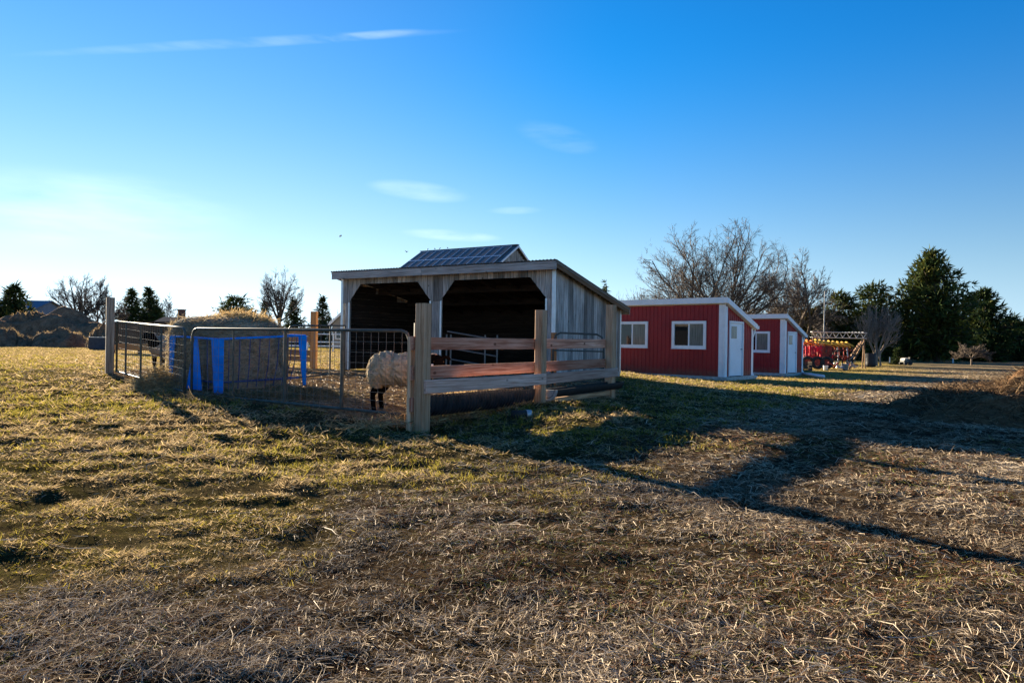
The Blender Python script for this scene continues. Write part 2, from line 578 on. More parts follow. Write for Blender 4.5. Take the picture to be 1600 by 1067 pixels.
# hay bale: strands wound round
t = NT('netted_hay_bale')
n1 = t.noise(9, stretch=(1, 1, 5), detail=8, rough=.75)
n2 = t.noise(1.6, detail=4)
c = t.ramp(n1, [(.30, (.10, .075, .05)), (.5, (.30, .24, .16)), (.70, (.52, .43, .30))])
c = t.mix(t.ramp(n2, [(.4, (0, 0, 0)), (.7, (.6,) * 3)]), c, (.20, .165, .12))
t.bump(n1, .9, .02)
t.b.inputs['Specular IOR Level'].default_value = .03
M['bale'] = t.done(c, .95)

# ground
t = NT('field_ground')
tc = t.n.new('ShaderNodeTexCoord')
P = tc.outputs['Object']
ga = t.n.new('ShaderNodeAttribute'); ga.attribute_name = 'tint'
sep = t.n.new('ShaderNodeSeparateColor'); t.l.new(ga.outputs['Color'], sep.inputs[0])
n_big = t.noise(.35, vec=P, detail=5)
n_mid = t.noise(2.2, vec=P, detail=7, rough=.7)
n_fin = t.noise(16, vec=P, detail=8, rough=.75)
n_vf = t.noise(60, vec=P, detail=5, rough=.75)
# stubble field: dark soil between pale straw
stub = t.ramp(n_fin, [(.38, (.014, .010, .007)), (.54, (.045, .032, .02)), (.70, (.15, .115, .07))])
stub = t.mix(t.ramp(n_mid, [(.4, (0, 0, 0)), (.66, (.75,) * 3)]), stub, (.04, .027, .016))
stub = t.mix(t.ramp(n_big, [(.45, (0, 0, 0)), (.65, (.35,) * 3)]), stub, (.06, .05, .018))
# grass: yellow-green winter turf with dead patches
gr = t.ramp(n_fin, [(.38, (.012, .011, .005)), (.54, (.04, .034, .012)), (.70, (.12, .10, .035))])
gr = t.mix(t.ramp(n_mid, [(.45, (0, 0, 0)), (.7, (.8,) * 3)]), gr, (.095, .072, .042))
gr = t.mix(t.ramp(n_big, [(.4, (0, 0, 0)), (.62, (.55,) * 3)]), gr, (.07, .058, .022))
grf = t.ramp(n_fin, [(.34, (.10, .08, .02)), (.5, (.23, .175, .045)), (.66, (.38, .28, .09))])
grf = t.mix(t.ramp(n_mid, [(.45, (0, 0, 0)), (.7, (.6,) * 3)]), grf, (.30, .22, .10))
stf = t.ramp(n_fin, [(.34, (.08, .055, .034)), (.5, (.19, .14, .085)), (.66, (.34, .265, .165))])
stf = t.mix(t.ramp(n_big, [(.45, (0, 0, 0)), (.65, (.45,) * 3)]), stf, (.22, .18, .075))
gr = t.mix(ga.outputs['Alpha'], grf, gr)
stub = t.mix(ga.outputs['Alpha'], stf, stub)
pen = t.ramp(n_fin, [(.34, (.05, .032, .02)), (.5, (.15, .10, .055)), (.66, (.30, .21, .12))])
far = t.ramp(n_big, [(.35, (.16, .115, .055)), (.6, (.25, .19, .10))])
c = t.mix(sep.outputs[0], stub, gr)
c = t.mix(sep.outputs[1], c, pen)
soilc = t.ramp(n_fin, [(.35, (.022, .016, .011)), (.65, (.075, .052, .034))])
c = t.mix(sep.outputs[2], c, soilc)
bsum = t.n.new('ShaderNodeMath'); bsum.operation = 'ADD'
t.l.new(n_fin, bsum.inputs[0]); t.l.new(n_vf, bsum.inputs[1])
t.bump(bsum.outputs[0], .9, .022)
t.b.inputs['Specular IOR Level'].default_value = 0.0
M['ground'] = t.done(c, 1.0)


# ------------------------------------------------------------------ ground
XB_Y = np.array([-30, 1.0, 2.45, 3.4, 4.9, 6.3, 7.4, 10.6, 13, 25, 38, 80, 200, 900])
XB_X = np.array([-6, -2.3, -1.84, -1.5, -.73, .2, 1.5, 3.6, 5.6, 14, 22, 45, 110, 400])
PEN = np.array([(-1.2, 8.5), (-5.2, 11.0), (-8.5, 14.3), (-8.6, 18), (-4.6, 18.4), (2.8, 18.2), (1.9, 12.6), (.45, 10.5)])


def in_poly(x, y, poly):
    ins = np.zeros(x.shape, bool)
    j = len(poly) - 1
    for i in range(len(poly)):
        xi, yi = poly[i]; xj, yj = poly[j]
        c = ((yi > y) != (yj > y)) & (x < (xj - xi) * (y - yi) / (yj - yi + 1e-12) + xi)
        ins ^= c; j = i
    return ins


def masks(x, y):
    nb = (fbm(x * .9, y * .9, 3) - .5) * 3.4 + (fbm(x * .25, y * .25, 8) - .5) * np.clip(np.abs(y) * .15, .5, 6)
    edge = np.interp(y, XB_Y, XB_X) + nb
    wid = .55 + .03 * np.abs(y)
    g = np.clip((edge - x) / wid * .5 + .5, 0, 1)
    far = np.clip((y - 100) / 60, 0, 1)
    g = g * (1 - far) + .3 * far
    p = in_poly(x, y, PEN).astype(float)
    # bare earth: round the heap on the right, worn ground before the gates, near-field patches
    s = np.clip(1.3 - np.hypot((x - 5.6) / 3.0, (y - 9.4) / 2.0), 0, 1) * .8
    s = np.maximum(s, np.clip(1.25 - np.hypot((x + 4.4) / 2.2, (y - 10.5) / .9), 0, 1) * .8)
    patch = np.clip((fbm(x * .8 + 5, y * .8, 21) - .56) * 6, 0, 1) * (y < 16)
    s = np.maximum(s, np.clip(1.2 - np.hypot((x + 1.9) / 1.3, (y - 2.1) / .75), 0, 1) * .85)
    s = np.maximum(s, patch * .75 * (1 - .6 * g))
    return g, p, s


def clump(x, y):
    return fbm(x * 3.6, y * 5.2, 61, 4)


def relief(x, y):
    near = np.clip((26 - y) / 18, 0, 1) * np.clip((y + 6) / 4, 0, 1)
    g, p, s = masks(x, y)
    r = (fbm(x * 1.8, y * 2.4, 31, 3) - .5) * .04 + (clump(x, y) - .5) * .07
    r2 = (fbm(x * 1.1, y * 1.1, 51, 3) - .5) * .06
    return near * (r * (.55 + .6 * g) * (1 - .5 * p) + r2)


def surf(x, y):
    return gnd_np(x, y) + relief(x, y)


def geom_axis(lo, hi, step, n, far_lo, far_hi):
    mid = np.arange(lo, hi, step)
    def tail(span):
        k = np.linspace(0, 1, n + 1)[1:]
        a = step * n / span
        # geometric growth
        g_ = 1.0
        lo_, hi_ = 1.0001, 3.0
        for _ in range(60):
            g_ = (lo_ + hi_) / 2
            if step * (g_ ** n - 1) / (g_ - 1) * g_ < span: lo_ = g_
            else: hi_ = g_
        return np.cumsum(step * g_ ** np.arange(1, n + 1))
    return np.concatenate([(lo - tail(lo - far_lo))[::-1], mid, mid[-1] + tail(far_hi - mid[-1])])


gx = geom_axis(-9.0, 9.0, .065, 90, -1800, 1800)
gy = geom_axis(1.2, 14.0, .065, 110, -40, 2500)
GX, GY = np.meshgrid(gx, gy)
GZ = surf(GX, GY)
g_, p_, s_ = masks(GX, GY)
V = np.stack([GX, GY, GZ], -1).reshape(-1, 3)
nx_, ny_ = len(gx), len(gy)
ii = np.arange(nx_ * ny_).reshape(ny_, nx_)
Fq = np.stack([ii[:-1, :-1], ii[:-1, 1:], ii[1:, 1:], ii[1:, :-1]], -1).reshape(-1, 4)
cols = np.stack([g_, p_, s_, np.clip((22 - GY) / 9, 0, 1) * np.clip((GY + 6) / 4, 0, 1)], -1).reshape(-1, 4)
gme = np_mesh('ground', V, Fq, M['ground'], cols, smooth=True)
tag(link('ground', gme), kind='structure')


# ------------------------------------------------------------------ scattered grass and straw
def strands(name, label, n, ymin, ymax, accept, length, width, lift, colour, mat, curl=.5, dirbias=None, seed=1, xk=.95, hug=False, pts=None, one=False, tall=False):
    """n thin curved strips, 2 segments each; denser towards the near ground"""
    r = np.random.default_rng(seed)
    if pts is None:
        y = np.exp(r.uniform(math.log(ymin), math.log(ymax), n))
        x = r.uniform(-1, 1, n) * (xk * y + .6)
        keep = r.random(n) < accept(x, y)
        x, y = x[keep], y[keep]
        z = surf(x, y)
        lod = np.clip(y / 4.5, .75, 3.6)
    else:
        x, y, z, lod = pts
    n = len(x)
    az = r.uniform(0, 2 * np.pi, n)
    if dirbias is not None:
        b = r.random(n) < dirbias[1]
        az = np.where(b, dirbias[0] + r.normal(0, .5, n), az)
    L = r.uniform(length[0], length[1], n) * np.clip(lod, .85, 2.0) * (np.clip(.6 + 3.5 * (clump(x, y) - .42), .55, 1.7) if tall else 1.0)
    el = r.uniform(lift[0], lift[1], n)
    w = r.uniform(width[0], width[1], n) * lod
    d = np.stack([np.cos(az) * np.cos(el), np.sin(az) * np.cos(el), np.sin(el)], -1)
    side = np.stack([-np.sin(az), np.cos(az), np.zeros(n)], -1)
    bend = r.normal(0, curl, n)
    p0 = np.stack([x, y, z - .004], -1)
    d2 = d + side * bend[:, None] - np.array([0, 0, 1.0]) * (np.sin(el) * .7 * np.abs(r.normal(0, 1, n)))[:, None]
    d2 /= np.linalg.norm(d2, axis=1)[:, None]
    p1 = p0 + d * (L * .5)[:, None]
    p2 = p1 + d2 * (L * .5)[:, None]
    if hug:
        for p in (p1, p2):
            h = surf(p[:, 0], p[:, 1]) + r.uniform(0, 1, n) * np.maximum(0, np.sin(el)) * L * .6 + r.uniform(.003, .02, n)
            p[:, 2] = h
        p0[:, 2] += r.uniform(.0, .015, n)
    wv = side * (w * .5)[:, None] + np.array([0, 0, 1.0]) * (w * .35 * r.choice([-1, 1], n))[:, None]
    V = np.stack([p0 - wv, p0 + wv, p1 - wv * .85, p1 + wv * .85, p2 - wv * .25, p2 + wv * .25], 1).reshape(-1, 3)
    b = np.arange(n)[:, None] * 6
    Fq = np.concatenate([b + np.array([[0, 1, 3, 2]]), b + np.array([[2, 3, 5, 4]])], 0)
    nvp = 6
    if one:
        V = np.stack([p0 - wv, p0 + wv, p2 - wv * .4, p2 + wv * .4], 1).reshape(-1, 3)
        Fq = np.arange(n)[:, None] * 4 + np.array([[0, 1, 3, 2]]); nvp = 4
    cc = colour(x, y, r)
    cols = np.repeat(np.concatenate([cc, np.ones((n, 1))], 1), nvp, axis=0)
    me = np_mesh(name, V, Fq, mat, cols)
    o = link(name, me)
    if label: tag(o, label, name.replace('_', ' '), kind='stuff')
    else: o['kind'] = 'stuff'
    return o


def lerp3(a, b, t):
    return np.array(a)[None] * (1 - t[:, None]) + np.array(b)[None] * t[:, None]


def acc_grass(x, y):
    g, p, s = masks(x, y)
    return np.clip(g * 1.1 - .05, 0, 1) * (1 - p) * (1 - .8 * s) * np.clip(.55 + 3.0 * (clump(x, y) - .42), .34, 1) * np.clip(1.15 - 3.0 * (fbm(x * .55, y * .8, 211, 4) - .52), .42, 1)


def col_grass(x, y, r):
    k = np.clip((fbm(x * .9, y * 1.2, 71, 4) - .36) * 3.4, 0, 1)
    v = r.random(len(x))
    green = lerp3((.065, .072, .010), (.42, .33, .045), r.random(len(x)))
    straw = lerp3((.13, .085, .04), (.64, .48, .26), r.random(len(x)))
    pick = (v < .46 + .5 * k + .2 * np.clip((y - 12) / 15, 0, 1))[:, None]
    return np.where(pick, straw, green)


def acc_straw(x, y):
    g, p, s = masks(x, y)
    return np.clip(1 - g * .93, 0, 1) * (1 - p) * (1 - .55 * s) * np.clip(.5 + 2.2 * (clump(x, y) - .42) + 1.6 * (fbm(x * 1.2, y * 1.2, 81, 3) - .45), .30, 1)


def acc_drift(x, y):
    return acc_straw(x, y) * np.clip((fbm(x * .75 + 3, y * .95, 181, 4) - .40) * 5.5, .03, 1)


def col_straw(x, y, r):
    t_ = r.random(len(x)) ** 1.1
    dk = np.clip((fbm(x * .6, y * .8, 191, 4) - .42) * 4, 0, 1)
    t_ = t_ * (.45 + .55 * dk)
    a = lerp3((.06, .038, .022), (.68, .55, .38), t_)
    red = lerp3((.07, .028, .015), (.20, .09, .04), r.random(len(x)))
    grn = lerp3((.10, .12, .02), (.22, .21, .04), r.random(len(x)))
    v = r.random(len(x))[:, None]
    k = np.clip((fbm(x * .9, y * .9, 91, 3) - .5) * 4, 0, 1)[:, None]
    a = np.where(v < .30 * (.25 + k), red, a)
    return np.where((v > .86 + .14 * (1 - k)), grn, a)


strands('grass', 'short matted yellow-green winter grass left of the stubble', 780000, 1.7, 48, acc_grass, (.015, .045), (.0024, .0048), (.05, .85), col_grass, M['blade'], seed=2, one=True, tall=True)
# upright green tufts standing out of the matted turf
rt = np.random.default_rng(23)
ty = np.exp(rt.uniform(math.log(1.9), math.log(26), 17000)); tx = rt.uniform(-1, 1, 17000) * (.95 * ty + .6)
gk, pk_, sk = masks(tx, ty)
kk = rt.random(len(tx)) < np.clip(gk * 1.15 - .1 + .05, 0, 1) * (1 - pk_) * np.clip((fbm(tx * .7, ty * .9, 171, 3) - .46) * 5, 0, 1)
tx, ty = np.repeat(tx[kk], 13), np.repeat(ty[kk], 13)
lodt = np.clip(ty / 5.0, .75, 3.0)
tx = tx + rt.normal(0, .022, len(tx)) * lodt; ty = ty + rt.normal(0, .022, len(ty)) * lodt
strands('grass_tufts', 'upright yellow-green tufts dotted over the matted grass', 0, 0, 0, None, (.02, .055), (.0026, .005), (.5, 1.4), lambda x, y, r: lerp3((.07, .078, .010), (.38, .30, .055), r.random(len(x))), M['blade'], seed=24,
        pts=(tx, ty, surf(tx, ty), lodt), one=True)
strands('straw_litter', 'pale broken straw lying over the stubble field', 800000, 1.6, 45, acc_straw, (.02, .075), (.002, .0045), (.0, .6), col_straw, M['straw'], curl=.55, seed=3, hug=True, one=True)
strands('curled_straw', 'curled bleached straw in drifts over the stubble field', 110000, 1.6, 30, acc_drift, (.05, .14), (.0018, .0036), (.0, .4), lambda x, y, r: lerp3((.14, .10, .065), (.60, .50, .37), r.random(len(x))), M['straw'], curl=.8, seed=14, hug=True)
strands('stubble_stalks', 'longer bleached stalks strewn over the stubble field', 12000, 1.6, 30, acc_drift, (.08, .28), (.0026, .005), (.0, .35), lambda x, y, r: lerp3((.16, .115, .075), (.58, .49, .37), r.random(len(x))),
        M['straw'], curl=.75, seed=4, hug=True)


def acc_pen(x, y):
    g, p, s = masks(x, y)
    return p


strands('pen_bedding', 'trampled straw bedding on the floor of the sheep pen', 90000, 8.2, 21, acc_pen, (.05, .12), (.003, .006), (.0, .3), lambda x, y, r: lerp3((.12, .075, .04), (.42, .30, .17), r.random(len(x))),
        M['straw'], seed=5, hug=True, xk=.75)

#@@STRUCTURES
# ================================================================== sheep barn (open front run-in shed)
BW, BD = 7.27, 4.35
BSC = .87
bo = at(536, 579, 21.0 * BSC)
BZ0 = H + (.16 - H) * BSC
barn_rz = math.atan2(-.518, .855)
barn = thing('open_barn', 'weathered grey board barn with two open bays and a sloping steel roof', 'barn', (bo.x, bo.y, BZ0), barn_rz)
barn.scale = (BSC, BSC, BSC)
HF, HB = 2.86, 2.02           # underside of the roof at the front and at the back, above BZ0
TOPF = 2.60                   # top of the openings
CUT = 2.05


def roof_z(y):
    return HF + (HB - HF) * y / BD


# side walls of vertical boards (right one faces the camera), each board a part
for xs in (BW, 0.0):
    y = 0.0
    k = 0
    rb = random.Random(5 + int(xs))
    while y < BD - .02:
        w = min(rb.choice([.19, .22, .25, .28]), BD - y)
        z1 = roof_z(y + w / 2) - .02 - .1 * w
        off = rb.uniform(0, .007)
        x = xs + (.012 + off) * (1 if xs > 0 else -1)
        beam('wall_board', barn, (x, y + w / 2, .02 + rb.uniform(0, .04)), (x, y + w / 2, z1), w - .011, .022, M['barn_wood'], up=(0, 1, 0))
        y += w
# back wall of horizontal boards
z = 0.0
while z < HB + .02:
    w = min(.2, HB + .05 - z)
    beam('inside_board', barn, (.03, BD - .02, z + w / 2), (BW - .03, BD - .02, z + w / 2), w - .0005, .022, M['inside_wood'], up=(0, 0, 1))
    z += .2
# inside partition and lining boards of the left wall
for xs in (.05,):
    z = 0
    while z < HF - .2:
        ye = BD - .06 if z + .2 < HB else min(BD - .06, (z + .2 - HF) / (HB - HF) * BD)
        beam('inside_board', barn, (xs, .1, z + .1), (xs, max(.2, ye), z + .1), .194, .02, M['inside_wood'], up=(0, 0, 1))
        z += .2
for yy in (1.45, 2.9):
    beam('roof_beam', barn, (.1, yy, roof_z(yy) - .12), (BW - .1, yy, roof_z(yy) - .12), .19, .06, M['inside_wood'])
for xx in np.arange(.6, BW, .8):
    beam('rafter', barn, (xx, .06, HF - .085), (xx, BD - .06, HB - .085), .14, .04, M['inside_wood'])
# front: header boards, corner braces clad with vertical boards; openings 0.22-3.38 and 3.72-7.08
openings = [(.22, 3.38), (3.72, 7.08)]


def front_low(x):
    """lower edge of the front cladding at x"""
    for a, b in openings:
        if a <= x <= b:
            d = min(x - a, b - x)
            return CUT + (TOPF - CUT) * min(1, d / .48)
    return CUT - .02


x = 0.0
rb = random.Random(11)
edges = [0.0]
while edges[-1] < BW - .05:
    edges.append(min(BW, edges[-1] + rb.choice([.14, .17, .2])))
for a, b in zip(edges[:-1], edges[1:]):
    pts = sorted(set([a] + [q for q in (.22, .70, 2.90, 3.38, 3.72, 4.20, 6.60, 7.08) if a < q < b] + [b]))
    g_ = .006
    lows = [(q, front_low(q + (1e-4 if q == a else -1e-4))) for q in pts]
    yo = -.012 - rb.uniform(0, .006)
    poly = [(a + g_, yo, HF - .02)] + [(min(max(q, a + g_), b - g_), yo, z) for q, z in lows] + [(b - g_, yo, HF - .02)]
    mb = MB().prism(poly, (0, -.02, 0))
    # turn the grain vertical: mesh local X is up
    mb.v = [(p[2], p[0], p[1]) for p in mb.v]
    o = mb.build('front_board', M['barn_wood'], barn)
    o.matrix_local = Matrix(((0, 1, 0, 0), (0, 0, 1, 0), (1, 0, 0, 0), (0, 0, 0, 1)))
# posts at the openings with galvanised corner trim
for xp, wd in ((.11, .18), (3.55, .30), (7.18, .16)):
    beam('post', barn, (xp, .05, 0), (xp, .05, HF - .05), wd, .12, M['barn_wood'], up=(1, 0, 0))
for xp, z0, z1 in ((.235, 0, CUT), (3.365, .3, CUT), (3.735, 0, CUT), (7.075, .3, CUT)):
    MB().box((xp - .03, -.034, z0), (xp + .03, -.016, z1)).box((xp - .03, -.016, z0), (xp - .024 if xp in (.235, 3.735) else xp + .03, .09, z1) if xp in (.235, 3.735) else (xp + .03, .09, z1)).build('metal_trim', M['trim_metal'], barn) if False else \
        beam('metal_trim', barn, (xp, -.025, z0), (xp, -.025, z1), .055, .02, M['trim_metal'], up=(1, 0, 0))
beam('corner_trim', barn, (BW + .03, -.05, .02), (BW + .03, -.05, HF - .06), .10, .03, M['trim_metal'], up=(1, 0, 0))
beam('corner_trim', barn, (-.03, -.05, .02), (-.03, -.05, HF - .06), .09, .03, M['trim_metal'], up=(1, 0, 0))
beam('corner_trim', barn, (BW + .035, BD - .0, .02), (BW + .035, BD - .0, HB - .06), .08, .02, M['trim_metal'], up=(0, 1, 0))
# roof: corrugated sheet, fascia and rake boards
OX, OF, OBK = .22, .30, .30
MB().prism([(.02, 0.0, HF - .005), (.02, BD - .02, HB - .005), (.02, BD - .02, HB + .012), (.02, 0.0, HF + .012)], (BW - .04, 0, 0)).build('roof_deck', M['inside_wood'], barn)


def rz_at(y):
    return roof_z(y) + .035


nxr = 150
xs_ = np.linspace(-OX - .03, BW + OX + .03, nxr * 2 + 1)
mb = MB()
top, bot = [], []
for i, xx in enumerate(xs_):
    dz = .016 if (i % 4 in (1, 2)) else 0
    for yy in (-OF - .04, BD + OBK):
        top.append((xx, yy, rz_at(yy) + .02 + dz)); bot.append((xx, yy, rz_at(yy) + .008 + dz))
nn = len(top)
fc = []
for i in range(len(xs_) - 1):
    a = 2 * i
    fc += [(a, a + 2, a + 3, a + 1), (nn + a, nn + a + 1, nn + a + 3, nn + a + 2), (a, nn + a, nn + a + 2, a + 2), (a + 1, a + 3, nn + a + 3, nn + a + 1)]
fc += [(0, 1, nn + 1, nn), (nn - 2, 2 * nn - 2, 2 * nn - 1, nn - 1)]
mb.add(top + bot, fc)
mb.build('roof', M['roof_metal'], barn)
zf = rz_at(-OF)
for a, b in ((-OX, 3.25), (3.26, BW + OX)):
    beam('fascia', barn, (a, -OF, zf - .105), (b, -OF, zf - .105), .21, .035, M['fascia_wood'])
for xx in (-OX + .02, BW + OX - .02):
    beam('rake_board', barn, (xx, -OF + .02, rz_at(-OF) - .085), (xx, BD + OBK, rz_at(BD + OBK) - .085), .15, .03, M['rake_wood'])
    beam('rake_trim', barn, (xx + (.022 if xx > 0 else -.022), -OF - .02, rz_at(-OF) - .012), (xx + (.022 if xx > 0 else -.022), BD + OBK, rz_at(BD + OBK) - .012), .07, .012, M['roof_metal'])
beam('soffit_board', barn, (BW + .12, -.2, rz_at(-.2) - .06), (BW + .12, BD + .2, rz_at(BD + .2) - .06), .02, .18, M['rake_wood'])
beam('soffit_board', barn, (-.1, -OF + .15, zf - .1), (BW + .1, -OF + .15, zf - .1), .02, .26, M['fascia_wood'])
beam('back_fascia', barn, (-OX, BD + OBK - .02, rz_at(BD + OBK) - .09), (BW + OX, BD + OBK - .02, rz_at(BD + OBK) - .09), .16, .03, M['fascia_wood'])
beam('sill_board', barn, (BW + .03, .02, .0), (BW + .03, BD, .0), .16, .04, M['fascia_wood'])

bm_ = barn.matrix_basis if False else Matrix.Translation(barn.location) @ Matrix.Rotation(barn_rz, 4, 'Z')


def blocal(x, y, z):
    return bm_ @ Vector((x, y, z))


# blue tube panel standing inside the right bay
p = at(697, 585, 15.6); q = at(776, 590, 15.35)
gp = gnd(p.x, p.y) + .05
pan = thing('stock_panel', 'blue-grey tube stock panel with slanting bars standing in the right barn bay', 'panel', (p.x, p.y, gp), math.atan2(q.y - p.y, q.x - p.x))
L_ = (q - p).xy.length
mb = MB()
for xx in (0, .1, L_ - .28, L_):
    MB().tube([(xx, 0, -.1), (xx, 0, .95)], .02, 6).build('upright', M['wire'], pan)
for z in (.05, .3, .55, .92):
    MB().tube([(0, .03, z + .1), (L_, .03, z - .08 if z > .06 else z)], .017, 6).build('bar', M['wire'], pan)

# ================================================================== solar barn behind
a_ = at(810, 384, 48.0)
SL = 8.4
bdir = Vector((.855, -.518, 0)); bn = Vector((.518, .855, 0))
sb = a_ - bdir * SL
RISE, HALF = 2.95, 4.9
eave_z = a_.z - RISE
sg = gnd(a_.x, a_.y)
solar = thing('solar_barn', 'grey barn with rows of solar panels on its pitched roof', 'barn', (sb.x, sb.y, sg), barn_rz)
rh = a_.z - sg
eh = rh - RISE
yb = -HALF
for ys, sgn in ((-HALF, -1), (HALF, 1)):
    mb = MB().prism([(-.3, sgn * (HALF + .25), eh - .14), (-.3, 0, rh), (-.3, 0, rh + .06), (-.3, sgn * (HALF + .25), eh - .07)], (SL + .3, 0, 0))
    mb.build('roof_slope', M['roof_metal'], solar)
wy = -HALF
while wy < HALF - .01:
    w = .29
    zt = rh - RISE * abs(wy + w / 2) / HALF - .22
    beam('gable_board', solar, (SL - .2, wy + w / 2, 0), (SL - .2, wy + w / 2, zt), w - .012, .03, M['barn_wood'], up=(0, 1, 0))
    wy += w
MB().box((0, -HALF + .05, 0), (.1, HALF - .05, eh - .2)).prism([(0, -HALF, eh - .2), (0, HALF, eh - .2), (0, 0, rh - .2)], (.1, 0, 0)).build('end_wall', M['barn_wood'], solar)
for sgn in (-1, 1):
    wx = .1
    MB().box((0, sgn * (HALF - .03) - .03, 0), (SL - .22, sgn * (HALF - .03) + .03, eh - .05)).build('side_wall', M['barn_wood'], solar)
    beam('rake_board', solar, (SL + .02, 0, rh - .05), (SL + .02, sgn * (HALF + .25), eh - .19), .12, .05, M['white'])
beam('ridge_cap', solar, (-.3, 0, rh + .07), (SL, 0, rh + .07), .05, .3, M['roof_metal'])
# panels: three rows of eleven, each in a pale frame
sl = math.hypot(RISE, HALF); uy, uz = -HALF / sl, -RISE / sl       # down-slope direction towards the camera
nrm = Vector((0, -RISE / sl, HALF / sl))
pw, ph = .735, 1.62
pm_cell = MB().box((-pw / 2 + .02, -ph / 2 + .02, .012), (pw / 2 - .02, ph / 2 - .02, .034)).mesh('cells', M['solar'])
fr = MB()
for lo, hi in (((-pw / 2, -ph / 2, 0), (-pw / 2 + .02, ph / 2, .04)), ((pw / 2 - .02, -ph / 2, 0), (pw / 2, ph / 2, .04)),
               ((-pw / 2 + .02, -ph / 2, 0), (pw / 2 - .02, -ph / 2 + .045, .04)), ((-pw / 2 + .02, ph / 2 - .045, 0), (pw / 2 - .02, ph / 2, .04))):
    fr.box(lo, hi)
pm_frame = fr.mesh('frame', M['trim_metal'])
for r_ in range(3):
    for c_ in range(11):
        cx, d = .15 + pw * 1.005 * (c_ + .5) - .2, .3 + (ph + .03) * (r_ + .5)
        o = link('solar_panel', pm_frame, solar)
        X = Vector((1, 0, 0)); Y = Vector((0, -uy, -uz))
        m4 = Matrix((X, Y, nrm)).transposed().to_4x4()
        m4.translation = Vector((cx, uy * d, rh + .06 + uz * d)) + nrm * .06
        o.matrix_local = m4
        link('cells', pm_cell, o)

# ================================================================== red steel sheds
s_rz = math.atan2(-.66, .75)
S_L, S_D = 7.3, 2.2
S_HF, S_HB = 2.44, 1.72


